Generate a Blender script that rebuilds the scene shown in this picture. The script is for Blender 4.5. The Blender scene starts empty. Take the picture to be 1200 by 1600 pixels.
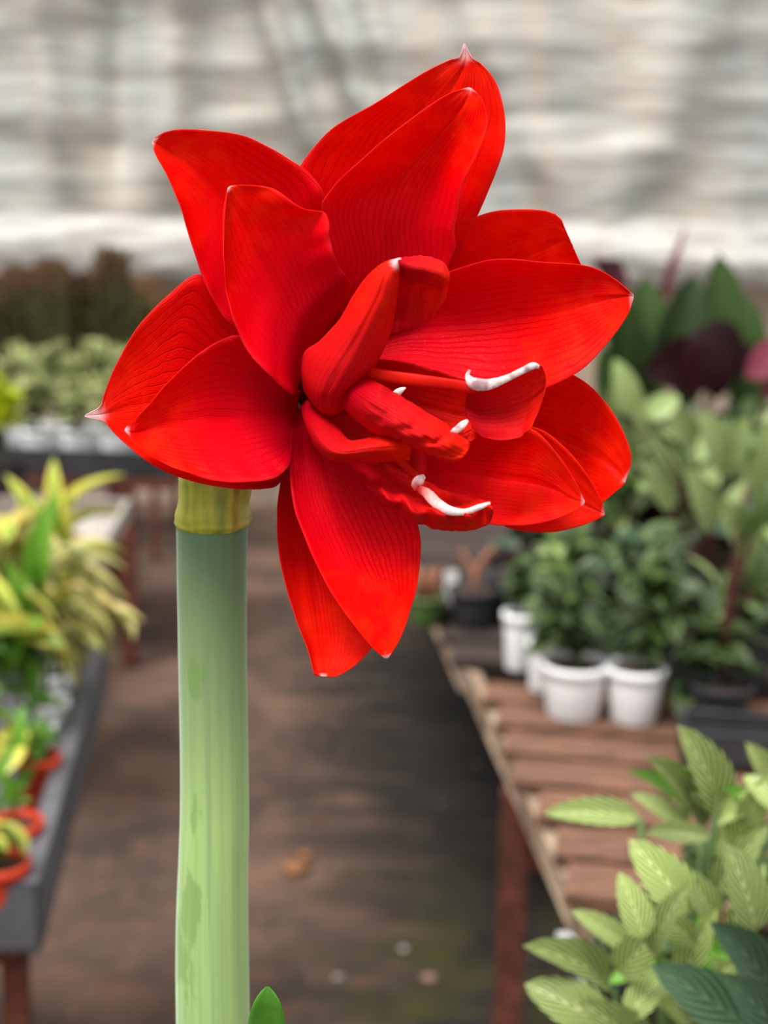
import bpy, math, random
from mathutils import Vector, Matrix, noise
C = bpy.context.scene.collection
rnd = random.Random(7)
# ------------------------------------------------------------ camera
F = 2200.0                      # focal length in pixels of the 1200x1600 frame
PITCH = math.radians(12.8); ROLL = math.radians(1.0)
CAM = Vector((0, 0, 1.6))
FW = Vector((0, math.cos(PITCH), -math.sin(PITCH)))
U0 = Vector((0, math.sin(PITCH), math.cos(PITCH)))
X0 = Vector((1, 0, 0))
RT = X0*math.cos(ROLL) + U0*math.sin(ROLL)
UP = -X0*math.sin(ROLL) + U0*math.cos(ROLL)
cd = bpy.data.cameras.new('camera'); cam = bpy.data.objects.new('camera', cd); C.objects.link(cam)
cam.matrix_world = Matrix(((RT.x, UP.x, -FW.x, CAM.x), (RT.y, UP.y, -FW.y, CAM.y), (RT.z, UP.z, -FW.z, CAM.z), (0, 0, 0, 1)))
cd.sensor_fit = 'VERTICAL'; cd.sensor_height = 36; cd.lens = F/1600*36; cd.clip_start = .02
D0 = 0.48
cd.dof.use_dof = True; cd.dof.focus_distance = D0 + .006; cd.dof.aperture_fstop = cd.lens/6.2
bpy.context.scene.camera = cam
# ------------------------------------------------------------ world, sun, exposure
w = bpy.data.worlds.new('world'); bpy.context.scene.world = w; w.use_nodes = True
wn = w.node_tree; bg = wn.nodes['Background']
tc = wn.nodes.new('ShaderNodeTexCoord'); sp = wn.nodes.new('ShaderNodeSeparateXYZ'); wr = wn.nodes.new('ShaderNodeValToRGB')
wn.links.new(tc.outputs['Generated'], sp.inputs[0]); wn.links.new(sp.outputs['Z'], wr.inputs[0]); wn.links.new(wr.outputs[0], bg.inputs[0])
wr.color_ramp.elements[0].position = 0.0; wr.color_ramp.elements[0].color = (.30, .30, .295, 1)
wr.color_ramp.elements[1].position = .75; wr.color_ramp.elements[1].color = (1, .99, .97, 1)
bg.inputs[1].default_value = 1.25
sd = bpy.data.lights.new('sun', 'SUN'); sun = bpy.data.objects.new('sun', sd); C.objects.link(sun)
sd.energy = 3.9; sd.angle = math.radians(22); sd.color = (1, .97, .93)
sun.rotation_euler = Vector((-.34, -.42, 1.25)).to_track_quat('Z', 'Y').to_euler()
vs = bpy.context.scene.view_settings
vs.view_transform = 'Standard'; vs.look = 'None'; vs.gamma = 1; vs.exposure = 0.32; vs.use_curve_mapping = False

# ------------------------------------------------------------ helpers
def P(px, py, d): return CAM + (FW + RT*((px-600)/F) + UP*((800-py)/F))*d
def onz(px, py, z):
    v = FW + RT*((px-600)/F) + UP*((800-py)/F); return CAM + v*((z-CAM.z)/v.z)
def ony(px, py, y):
    v = FW + RT*((px-600)/F) + UP*((800-py)/F); return CAM + v*((y-CAM.y)/v.y)
def FP(px, py, mm): return P(px, py, D0 - mm*.001)     # flower space: mm towards the viewer
def lin(r, g, b): return tuple(((c/255)/12.92 if c/255 <= .04045 else ((c/255+.055)/1.055)**2.4) for c in (r, g, b)) + (1,)
def tag(o, label=None, cat=None, group=None, kind=None):
    if label: o['label'] = label
    if cat: o['category'] = cat
    if group: o['group'] = group
    if kind: o['kind'] = kind
    return o
def empty(name, loc, rz=0):
    o = bpy.data.objects.new(name, None); C.objects.link(o); o.location = loc; o.rotation_euler[2] = rz; o.empty_display_size = .02; return o
def mesh(name, vs_, fs, mat=None, smooth=True, uvs=None):
    m = bpy.data.meshes.new(name); m.from_pydata([tuple(v) for v in vs_], [], fs)
    if smooth: m.polygons.foreach_set('use_smooth', [True]*len(m.polygons))
    if uvs:
        l = m.uv_layers.new(name='UVMap'); li = [0]*len(m.loops); m.loops.foreach_get('vertex_index', li)
        l.data.foreach_set('uv', [c for i in li for c in uvs[i]])
    if mat: m.materials.append(mat)
    m.update(); return m
def link(name, me, parent=None, loc=None, rot=None, scale=None):
    o = bpy.data.objects.new(name, me); C.objects.link(o)
    if parent: o.parent = parent
    if loc is not None: o.location = loc
    if rot is not None: o.rotation_euler = rot
    if scale is not None: o.scale = scale
    return o
class MB:
    def __init__(s): s.v = []; s.f = []
    def quad_grid(s, rows, close=False):
        n = len(rows[0]); b = len(s.v)
        for r in rows: s.v += [Vector(p) for p in r]
        for i in range(len(rows)-1):
            for j in range(n if close else n-1):
                k = (j+1) % n
                s.f.append((b+i*n+j, b+i*n+k, b+(i+1)*n+k, b+(i+1)*n+j))
        return b, n
    def box(s, o, ax, ay, az, bev=.0):
        # box from corner o with edge vectors, chamfered long edges
        c = o + (ax+ay+az)/2; X, Y, Z = ax/2, ay/2, az/2
        def rg(k, q):
            pts = []
            for sy, sz, a, bb in ((-1, -1, 1, 0), (-1, -1, 0, 1), (1, -1, 0, 1), (1, -1, 1, 0), (1, 1, 1, 0), (1, 1, 0, 1), (-1, 1, 0, 1), (-1, 1, 1, 0)):
                dy = Y*(sy*(1 - (q if a == 0 and False else 0))); dz = Z*sz
                ly = max(Y.length, 1e-6); lz = max(Z.length, 1e-6)
                if a: p = c + X*k + Y*sy*(1-bev/ly) + Z*sz
                else: p = c + X*k + Y*sy + Z*sz*(1-bev/lz)
                pts.append(p)
            return pts
        if bev <= 0:
            b = len(s.v)
            for x in (-1, 1):
                for y, z in ((-1, -1), (1, -1), (1, 1), (-1, 1)): s.v.append(c + X*x + Y*y + Z*z)
            s.f += [(b, b+3, b+2, b+1), (b+4, b+5, b+6, b+7)] + [(b+i, b+(i+1) % 4, b+4+(i+1) % 4, b+4+i) for i in range(4)]
        else:
            r = [rg(-1, 0), rg(1, 0)]; b, n = s.quad_grid(r, True)
            s.f.append(tuple(b+i for i in reversed(range(n)))); s.f.append(tuple(b+n+i for i in range(n)))
    def lathe(s, c, prof, n=28):
        rows = [[c + Vector((r*math.cos(2*math.pi*j/n), r*math.sin(2*math.pi*j/n), z)) for j in range(n)] for r, z in prof]
        b, _ = s.quad_grid(rows, True)
        s.f.append(tuple(b+i for i in reversed(range(n)))) if prof[0][0] > 1e-4 else None
        if prof[-1][0] > 1e-4: s.f.append(tuple(b+(len(prof)-1)*n+i for i in range(n)))
    def tube(s, pts, rad, n=8, flat=1.0, cap=True):
        pts = [Vector(p) for p in pts]; rows = []
        for i, p in enumerate(pts):
            t = (pts[min(i+1, len(pts)-1)] - pts[max(i-1, 0)]).normalized()
            a = t.cross(Vector((0, 1, 0.05))); 
            if a.length < .1: a = t.cross(Vector((1, 0, 0)))
            a.normalize(); b_ = t.cross(a).normalized(); r = rad[i] if isinstance(rad, (list, tuple)) else rad
            rows.append([p + a*r*math.cos(2*math.pi*j/n) + b_*r*flat*math.sin(2*math.pi*j/n) for j in range(n)])
        b, _ = s.quad_grid(rows, True)
        if cap: s.f.append(tuple(b+i for i in reversed(range(n)))); s.f.append(tuple(b+(len(pts)-1)*n+i for i in range(n)))
    def build(s, name, mat, parent=None, smooth=False, loc=None):
        o = link(name, mesh(name, s.v, s.f, mat, smooth), parent)
        if loc is not None: o.location = loc
        return o
def cr(p, t):                     # Catmull-Rom through list p of Vectors, t in [0, len-1]
    i = min(int(t), len(p)-2); f = t-i
    b, c = p[i], p[i+1]; a = p[i-1] if i > 0 else b*2-c; d = p[i+2] if i+2 < len(p) else c*2-b
    return (b*2 + (c-a)*f + (a*2-b*5+c*4-d)*f*f + (b*3-a-c*3+d)*f*f*f)*.5

# ------------------------------------------------------------ materials
def newmat(name):
    m = bpy.data.materials.new(name); m.use_nodes = True; nt = m.node_tree
    return m, nt, nt.nodes['Principled BSDF'], nt.nodes['Material Output']
def N(nt, typ, ins=None, **kw):
    n = nt.nodes.new(typ)
    for k, v in kw.items(): setattr(n, k, v)
    for k, v in (ins or {}).items():
        if isinstance(v, bpy.types.NodeSocket): nt.links.new(v, n.inputs[k])
        else: n.inputs[k].default_value = v
    return n
def ramp(nt, fac, stops):
    r = nt.nodes.new('ShaderNodeValToRGB'); nt.links.new(fac, r.inputs[0]); e = r.color_ramp.elements
    while len(e) > len(stops): e.remove(e[-1])
    while len(e) < len(stops): e.new(.5)
    for el, (p, c) in zip(e, stops): el.position = p; el.color = c
    return r.outputs[0]
def mixc(nt, f, a, b, mode='MIX'):
    n = nt.nodes.new('ShaderNodeMix'); n.data_type = 'RGBA'; n.blend_type = mode
    for i, v in ((0, f), (6, a), (7, b)):
        if isinstance(v, bpy.types.NodeSocket): nt.links.new(v, n.inputs[i])
        else: n.inputs[i].default_value = v
    return n.outputs[2]
def M(nt, op, a, b=0.0, c=0.0):
    n = nt.nodes.new('ShaderNodeMath'); n.operation = op
    for i, v in enumerate((a, b, c)):
        if isinstance(v, bpy.types.NodeSocket): nt.links.new(v, n.inputs[i])
        else: n.inputs[i].default_value = v
    return n.outputs[0]
def noisy(name, c1, c2, scale=20, rough=.7, bump=.0, coord='Object', stretch=(1, 1, 1), mid=None, detail=5, spec=.3, r0=.35, r1=.65):
    m, nt, b, out = newmat(name)
    t = N(nt, 'ShaderNodeTexCoord'); mp = N(nt, 'ShaderNodeMapping', {'Vector': t.outputs[coord], 'Scale': stretch})
    nz = N(nt, 'ShaderNodeTexNoise', {'Vector': mp.outputs[0], 'Scale': scale, 'Detail': detail, 'Roughness': .6})
    st = [(r0, c1)] + ([((r0+r1)/2, mid)] if mid else []) + [(r1, c2)]
    nt.links.new(ramp(nt, nz.outputs[0], st), b.inputs['Base Color'])
    b.inputs['Roughness'].default_value = rough; b.inputs['Specular IOR Level'].default_value = spec
    if bump:
        bp = N(nt, 'ShaderNodeBump', {'Height': nz.outputs[0], 'Strength': bump, 'Distance': .003}); nt.links.new(bp.outputs[0], b.inputs['Normal'])
    return m
def petal_mat(name, base, deep, vein, tipc, nv=21, pink=None, transl=.3, rough=.42):
    m, nt, b, out = newmat(name)
    uv = N(nt, 'ShaderNodeUVMap'); s = N(nt, 'ShaderNodeSeparateXYZ', {0: uv.outputs[0]})
    oi = N(nt, 'ShaderNodeObjectInfo')
    t = N(nt, 'ShaderNodeTexCoord')
    wv = N(nt, 'ShaderNodeTexNoise', {'Vector': uv.outputs[0], 'Scale': 4.5, 'Detail': 3.0})
    u2 = M(nt, 'MULTIPLY_ADD', M(nt, 'SUBTRACT', wv.outputs[0], .5), .10, s.outputs[0])
    fr = M(nt, 'FRACT', M(nt, 'MULTIPLY', u2, float(nv)))
    ds = M(nt, 'ABSOLUTE', M(nt, 'SUBTRACT', fr, .5))                  # 0 at vein
    fr2 = M(nt, 'FRACT', M(nt, 'MULTIPLY', u2, float(nv)*2.0))
    ds2 = M(nt, 'ABSOLUTE', M(nt, 'SUBTRACT', fr2, .5))
    v1 = M(nt, 'SUBTRACT', 1.0, M(nt, 'SMOOTH_MIN', M(nt, 'MULTIPLY', ds, 7.0), 1.0, .2))
    v2 = M(nt, 'SUBTRACT', 1.0, M(nt, 'SMOOTH_MIN', M(nt, 'MULTIPLY', ds2, 5.0), 1.0, .2))
    # network between the veins
    mp = N(nt, 'ShaderNodeMapping', {'Vector': uv.outputs[0], 'Scale': (nv*2.2, nv*1.8, 1)})
    vo = N(nt, 'ShaderNodeTexVoronoi', {'Vector': mp.outputs[0], 'Scale': 1.0}, feature='DISTANCE_TO_EDGE')
    net = M(nt, 'SUBTRACT', 1.0, M(nt, 'MINIMUM', M(nt, 'MULTIPLY', vo.outputs[0], 7.0), 1.0))
    nz = N(nt, 'ShaderNodeTexNoise', {'Vector': t.outputs['Object'], 'Scale': 45.0, 'Detail': 4.0})
    vm = N(nt, 'ShaderNodeTexNoise', {'Vector': t.outputs['Object'], 'Scale': 30.0, 'Detail': 1.0})
    vmask = M(nt, 'MULTIPLY', ramp(nt, vm.outputs[0], [(.3, (.25,)*3+(1,)), (.62, (1,)*4)]), 1.0)
    vall = M(nt, 'MULTIPLY', M(nt, 'MAXIMUM', v1, M(nt, 'MAXIMUM', M(nt, 'MULTIPLY', v2, .3), M(nt, 'MULTIPLY', net, .34))), vmask)
    # colour runs from magenta-crimson at the throat to scarlet outward (v)
    col = ramp(nt, s.outputs[1], [(.12, deep), (.55, pink or base), (.72, base)])
    col = mixc(nt, M(nt, 'MULTIPLY', nz.outputs[0], .35), col, tuple(c*.75 for c in base[:3])+(1,))
    col = mixc(nt, M(nt, 'MULTIPLY', vall, .55), col, vein)
    og = N(nt, 'ShaderNodeTexNoise', {'Vector': t.outputs['Object'], 'Scale': 130.0, 'Detail': 3.0})
    col = mixc(nt, ramp(nt, M(nt, 'MULTIPLY', og.outputs[0], s.outputs[1]), [(.34, (0, 0, 0, 1)), (.6, (.7,)*3+(1,))]), col, (.98, .022, .002, 1))
    at = N(nt, 'ShaderNodeAttribute', attribute_name='tip')
    col = mixc(nt, at.outputs['Fac'], col, tipc)
    ea = N(nt, 'ShaderNodeAttribute', attribute_name='rim')
    col = mixc(nt, M(nt, 'MULTIPLY', ea.outputs['Fac'], .14), col, lin(240, 70, 70))
    nt.links.new(col, b.inputs['Base Color'])
    b.inputs['Roughness'].default_value = rough; b.inputs['Specular IOR Level'].default_value = .06
    b.inputs['Sheen Weight'].default_value = .0
    h = M(nt, 'ADD', M(nt, 'MULTIPLY', vall, -1.0), M(nt, 'MULTIPLY', nz.outputs[0], .8))
    bp = N(nt, 'ShaderNodeBump', {'Height': h, 'Strength': .5, 'Distance': .0004}); nt.links.new(bp.outputs[0], b.inputs['Normal'])
    tr = N(nt, 'ShaderNodeBsdfTranslucent', {'Normal': bp.outputs[0]}); nt.links.new(mixc(nt, .5, col, lin(255, 45, 0)), tr.inputs[0])
    mx = N(nt, 'ShaderNodeMixShader', {0: transl, 1: b.outputs[0], 2: tr.outputs[0]})
    nt.links.new(mx.outputs[0], out.inputs[0]); return m
def leaf_mat(name, c1, c2, stripe=None, mode='plain', nst=11, transl=.25, rough=.42, edge=None, spec=.3):
    m, nt, b, out = newmat(name)
    uv = N(nt, 'ShaderNodeUVMap'); s = N(nt, 'ShaderNodeSeparateXYZ', {0: uv.outputs[0]})
    oi = N(nt, 'ShaderNodeObjectInfo')
    t = N(nt, 'ShaderNodeTexCoord'); nz = N(nt, 'ShaderNodeTexNoise', {'Vector': t.outputs['Object'], 'Scale': 6.0, 'Detail': 3.0})
    col = mixc(nt, nz.outputs[0], c1, c2)
    a = M(nt, 'ABSOLUTE', M(nt, 'SUBTRACT', s.outputs[0], .5))
    if mode == 'calathea':
        q = M(nt, 'FRACT', M(nt, 'MULTIPLY', M(nt, 'SUBTRACT', s.outputs[1], M(nt, 'MULTIPLY', a, 1.1)), float(nst)))
        st = ramp(nt, M(nt, 'ABSOLUTE', M(nt, 'SUBTRACT', q, .5)), [(.08, (1,)*4), (.30, (0, 0, 0, 1))])
        col = mixc(nt, st, col, stripe)
        md = ramp(nt, a, [(.0, (1,)*4), (.035, (0, 0, 0, 1))]); col = mixc(nt, md, col, stripe)
    elif mode == 'strap':
        wn_ = N(nt, 'ShaderNodeTexNoise', {'Vector': N(nt, 'ShaderNodeMapping', {'Vector': uv.outputs[0], 'Scale': (7, .6, 1)}).outputs[0], 'Scale': 1.6, 'Detail': 2.0})
        ed = ramp(nt, M(nt, 'ADD', a, M(nt, 'MULTIPLY', M(nt, 'SUBTRACT', wn_.outputs[0], .5), .6)), [(.16, (0, 0, 0, 1)), (.24, (1,)*4)])
        col = mixc(nt, ed, col, stripe)
    elif mode == 'blotch':
        n2 = N(nt, 'ShaderNodeTexNoise', {'Vector': uv.outputs[0], 'Scale': 3.5, 'Detail': 2.0})
        ed = ramp(nt, M(nt, 'ADD', a, M(nt, 'MULTIPLY', M(nt, 'SUBTRACT', n2.outputs[0], .5), .8)), [(.22, (0, 0, 0, 1)), (.30, (1,)*4)])
        col = mixc(nt, ed, col, stripe)
    else:
        md = ramp(nt, a, [(.0, (1,)*4), (.04, (0, 0, 0, 1))]); col = mixc(nt, M(nt, 'MULTIPLY', md, .5), col, stripe or c2)
    hv = N(nt, 'ShaderNodeHueSaturation', {'Color': col, 'Value': M(nt, 'MULTIPLY_ADD', oi.outputs['Random'], .75, .5)})
    col = hv.outputs[0]
    nt.links.new(col, b.inputs['Base Color']); b.inputs['Roughness'].default_value = rough; b.inputs['Specular IOR Level'].default_value = spec
    tr = N(nt, 'ShaderNodeBsdfTranslucent'); nt.links.new(col, tr.inputs[0])
    mx = N(nt, 'ShaderNodeMixShader', {0: transl, 1: b.outputs[0], 2: tr.outputs[0]})
    nt.links.new(mx.outputs[0], out.inputs[0]); return m

RED = petal_mat('scarlet petal', (.96, .0012, .0004, 1), (.45, .0, .014, 1), (.40, .0, .002, 1), lin(246, 200, 205), pink=(.86, .0, .009, 1))
REDB = petal_mat('back petal', (.90, .006, .0008, 1), (.48, .0, .008, 1), (.42, .0, .001, 1), lin(246, 205, 205), pink=(.84, .002, .003, 1))
REDI = petal_mat('petaloid', (.78, .010, .006, 1), (.48, .0, .010, 1), (.44, .001, .005, 1), lin(246, 205, 205), nv=12, pink=(.74, .010, .012, 1), rough=.5)
m_pots = noisy('white plastic', lin(246, 246, 248), lin(238, 239, 243), 6, .45, spec=.4)
m_black = noisy('black plastic', lin(42, 42, 45), lin(60, 60, 64), 8, .55)
m_tray = noisy('grey plastic tray', lin(74, 74, 78), lin(96, 95, 100), 9, .6)
m_orange = noisy('orange pot plastic', lin(196, 62, 30), lin(170, 44, 24), 8, .55)
m_rust = noisy('rusty steel', lin(122, 66, 48), lin(74, 42, 34), 30, .85, .4, mid=lin(94, 52, 42))
m_soil = noisy('potting soil', lin(40, 30, 24), lin(78, 58, 44), 90, .95, .6)
m_wood = noisy('weathered wood', lin(134, 94, 72), lin(70, 52, 44), 14, .85, .5, stretch=(1.2, 10, 10), mid=lin(108, 78, 62))
m_edge = noisy('pale grey wood', lin(176, 156, 134), lin(110, 90, 74), 12, .85, .5, mid=lin(148, 126, 106))
m_stemg = noisy('plant stem', lin(92, 120, 60), lin(70, 92, 48), 30, .6)
m_stemr = noisy('dark red stem', lin(78, 38, 32), lin(56, 28, 26), 30, .6)
# ------------------------------------------------------------ setting: floor, back wall of plastic sheet
def floor_mat():
    m, nt, b, out = newmat('greenhouse floor')
    t = N(nt, 'ShaderNodeTexCoord'); o = t.outputs['Object']
    sx = N(nt, 'ShaderNodeSeparateXYZ', {0: o})
    n1 = N(nt, 'ShaderNodeTexNoise', {'Vector': o, 'Scale': 2.2, 'Detail': 6.0, 'Roughness': .65})
    n2 = N(nt, 'ShaderNodeTexNoise', {'Vector': N(nt, 'ShaderNodeMapping', {'Vector': o, 'Scale': (.8, 3.2, 1)}).outputs[0], 'Scale': 3.0, 'Detail': 5.0})
    n3 = N(nt, 'ShaderNodeTexNoise', {'Vector': o, 'Scale': 16.0, 'Detail': 4.0})
    soil = ramp(nt, n1.outputs[0], [(.34, lin(58, 50, 45)), (.5, lin(80, 66, 58)), (.66, lin(104, 82, 70))])
    soil = mixc(nt, ramp(nt, n3.outputs[0], [(.52, (0, 0, 0, 1)), (.70, (.35,)*3+(1,))]), soil, lin(124, 84, 62))
    mat = ramp(nt, n2.outputs[0], [(.3, lin(26, 25, 25)), (.7, lin(44, 41, 38))])
    # black weed mat laid along the right half of the aisle, soil swept over its left edge
    e = M(nt, 'ADD', M(nt, 'MULTIPLY_ADD', sx.outputs[1], .075, sx.outputs[0]), M(nt, 'MULTIPLY', M(nt, 'SUBTRACT', n2.outputs[0], .5), .9))
    f = ramp(nt, e, [(0.0, (0, 0, 0, 1)), (.34, (1,)*4)])
    far = ramp(nt, M(nt, 'MULTIPLY', sx.outputs[1], .1), [(.30, (1,)*4), (.47, (1,)*4), (.56, (.35,)*3+(1,))])
    col = mixc(nt, M(nt, 'MULTIPLY', f, far), soil, mat)
    # moss on the near right
    n4 = N(nt, 'ShaderNodeTexNoise', {'Vector': o, 'Scale': 5.0, 'Detail': 4.0})
    near = ramp(nt, M(nt, 'MULTIPLY', sx.outputs[1], .1), [(.27, (1,)*4), (.33, (0, 0, 0, 1))])
    mo = M(nt, 'MULTIPLY', near, M(nt, 'MULTIPLY', f, ramp(nt, n4.outputs[0], [(.42, (0, 0, 0, 1)), (.6, (.9,)*3+(1,))])))
    col = mixc(nt, mo, col, lin(56, 54, 30))
    sp_ = ramp(nt, N(nt, 'ShaderNodeTexVoronoi', {'Vector': o, 'Scale': 9.0}).outputs[0], [(.05, (1,)*4), (.075, (0, 0, 0, 1))])
    col = mixc(nt, M(nt, 'MULTIPLY', sp_, .6), col, lin(130, 120, 110))
    nt.links.new(col, b.inputs['Base Color']); b.inputs['Roughness'].default_value = .95; b.inputs['Specular IOR Level'].default_value = .08
    bp = N(nt, 'ShaderNodeBump', {'Height': n3.outputs[0], 'Strength': .6, 'Distance': .01}); nt.links.new(bp.outputs[0], b.inputs['Normal'])
    return m
rows = [[Vector((x*.25, y*.25, .006*noise.noise(Vector((x*.9, y*.9, 0))))) for x in range(-16, 17)] for y in range(-6, 33)]
fb = MB(); fb.quad_grid(rows); fl = fb.build('floor', floor_mat(), smooth=True); tag(fl, kind='structure')
def sheet_mat(name, a, b_, c, pale=False):
    m, nt, b, out = newmat(name)
    t = N(nt, 'ShaderNodeTexCoord'); o = t.outputs['Object']
    n1 = N(nt, 'ShaderNodeTexNoise', {'Vector': N(nt, 'ShaderNodeMapping', {'Vector': o, 'Scale': (1.9, 1, .45), 'Rotation': (0, .12, 0)}).outputs[0], 'Scale': 1.6, 'Detail': 3.0, 'Distortion': 1.0})
    n2 = N(nt, 'ShaderNodeTexNoise', {'Vector': N(nt, 'ShaderNodeMapping', {'Vector': o, 'Scale': (.8, 1, 3.6), 'Rotation': (0, -.16, 0)}).outputs[0], 'Scale': 3.0, 'Detail': 4.0, 'Distortion': 1.2})
    col = ramp(nt, n1.outputs[0], [(.35, a), (.5, b_), (.65, c)])
    col = mixc(nt, ramp(nt, n2.outputs[0], [(.42, (0, 0, 0, 1)), (.74, (.32,)*3+(1,))]), col, lin(216, 234, 228) if not pale else lin(246, 244, 238))
    nt.links.new(col, b.inputs['Base Color']); b.inputs['Roughness'].default_value = .38; b.inputs['Specular IOR Level'].default_value = .5
    bp = N(nt, 'ShaderNodeBump', {'Height': n2.outputs[0], 'Strength': .35, 'Distance': .05}); nt.links.new(bp.outputs[0], b.inputs['Normal'])
    return m
WY = 7.2
def fold(x, z):
    a = 0
    # long vertical / diagonal folds gathered from the top on the left half
    for cx, sl, wd, am in ((-1.72, -.12, .10, .07), (-1.35, .0, .09, -.05), (-1.05, .05, .12, .06), (-.62, -.34, .055, .09), (-.36, -.42, .05, .08), (-.12, -.30, .07, .05), (.35, -.5, .1, .03), (1.5, .3, .2, .05)):
        q = (x - cx - sl*(z-2.5))/wd; a += 1.9*am*math.exp(-q*q)*min(1, max(0, (z-1.42)/.4))
    k = noise.noise(Vector((x*.8, z*4.5, 3.1)))*.03 + noise.noise(Vector((x*2.0, z*13, 9.1)))*.014
    return a + k + .05*noise.noise(Vector((x*.7, z*.7, 0)))
zb = ony(600, 345, WY).z
rows = [[Vector((x*.03, WY - fold(x*.03, z), z)) for x in range(-110, 111)] for z in [zb-.12 + i*.03 for i in range(86)]]
fb = MB(); fb.quad_grid(rows)
wl = fb.build('wall_back', sheet_mat('clouded plastic sheet', lin(188, 175, 162), lin(180, 174, 166), lin(166, 166, 163)), smooth=True); tag(wl, kind='structure')
ze = ony(600, 436, WY).z
rows = [[Vector((x*.04, WY-.10 - .02*noise.noise(Vector((x*.05, z*9, 1))) - .012*noise.noise(Vector((x*.2, z*25, 5))) - .03*math.sin(math.pi*max(0, min(1, (z-ze)/(zb-ze)))), z)) for x in range(-85, 86)] for z in [ze + (zb+.03-ze)*i/16 for i in range(17)]]
fb = MB(); fb.quad_grid(rows)
tag(fb.build('trim_1', sheet_mat('bright rolled hem', lin(196, 189, 181), lin(200, 197, 190), lin(186, 186, 182), True), smooth=True), kind='structure')
fb = MB()
m_board = noisy('pale block base wall', lin(176, 156, 138), lin(140, 124, 110), 3, .9, .3)
fb.box(Vector((-3.4, WY-.02, 0)), Vector((6.8, 0, 0)), Vector((0, .1, 0)), Vector((0, 0, ze+.02)))
tag(fb.build('trim_2', m_board), kind='structure')

# ------------------------------------------------------------ THE FLOWER
def petal(name, rows, mat, parent, tip=None, tipr=0, tipr0=0, nt_=56, nu=26, ruffle=0.0, rf=9, seed=0, label=None, th=.28, curl=0, quilt=.35, thick=True, pucker=0, pk=46, wave=0, wk=38):
    k = len(rows[0])//3
    ctl = [[Vector(r[3*i:3*i+3]) for i in range(k)] for r in rows]
    V = []; UV = []; tipa = []; rim = []
    # even spacing along the midrib
    mid = [c[k//2] for c in ctl]; n = len(rows)-1
    L = [0]
    for i in range(n): L.append(L[-1] + max(8, (mid[i+1]-mid[i]).length))
    for i in range(nt_+1):
        s = L[-1]*i/nt_; j = max(q for q in range(n+1) if L[q] <= s+1e-6); j = min(j, n-1); t = j + (s-L[j])/(L[j+1]-L[j])
        cs = [cr([c[q] for c in ctl], t) for q in range(k)]
        v = s/L[-1]
        if wave: cs[2] = cs[2] + Vector((0, wave*math.sin(v*wk), .6*wave*math.sin(v*wk+1.2)))*min(1, v*2.5)
        half = (cs[0]-cs[-1]).length/2
        for a in range(nu+1):
            u = a/nu
            if k == 3:
                x = 2*u-1; p = cs[0]*(x*(x-1)/2) + cs[1]*(1-x*x) + cs[2]*(x*(x+1)/2)
                # keep the edges exactly, soften the midrib valley
            else: p = cr(cs, u*(k-1))
            e = abs(2*u-1); damp = min(1, half/40)*min(1, v*4)
            w_ = noise.noise(Vector((v*rf+seed*3.7, u*2.2, seed*1.3)))
            dz = ruffle*(e**2.5)*w_*damp + quilt*damp*(math.sin((u*13)*2*math.pi + 2*w_)*.35 + noise.noise(Vector((u*9, v*7, seed)))*1.0)
            dz += pucker*math.sin(v*pk + 3*math.sin(u*3+seed) + 2*w_)*max(0, v-.25)*damp*(.4+.6*noise.noise(Vector((u*3, v*4, seed+9)))+.3)
            dz -= 1.2*math.exp(-((u-.5)/.035)**2)*damp*.7
            V.append(FP(p.x + ruffle*(e**3)*damp*1.1*noise.noise(Vector((v*rf*1.4, u*2, seed+40))), p.y + ruffle*(e**3)*damp*1.1*noise.noise(Vector((v*rf*1.4, u*2, seed+80))), p.z + dz)); UV.append((u, v))
            ta = 0
            if tip:
                d = math.hypot(p.x-tip[0], p.y-tip[1]); ta = max(0, min(1, (tipr-d)/(tipr*.45+.01)))
            tipa.append(ta); rim.append(max(0, (e-.965)/.035)*min(1, v*2))
    b = MB(); 
    fs = [(i*(nu+1)+j, i*(nu+1)+j+1, (i+1)*(nu+1)+j+1, (i+1)*(nu+1)+j) for i in range(nt_) for j in range(nu)]
    me = mesh(name, V, fs, mat, True, UV)
    for nm, dat in (('tip', tipa), ('rim', rim)):
        at = me.attributes.new(nm, 'FLOAT', 'POINT'); at.data.foreach_set('value', dat)
    o = link(name, me, parent)
    if label: o['label'] = label
    if thick:
        md = o.modifiers.new('thickness', 'SOLIDIFY'); md.thickness = th*.001; md.offset = 0
    return o
base = FP(333, 800, -46)
BENCH_Z = .80
plant = empty('potted_amaryllis', (0, 0, 0))
tag(plant, 'scarlet double amaryllis bloom on thick pale green stalk in the foreground', 'flower')
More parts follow.
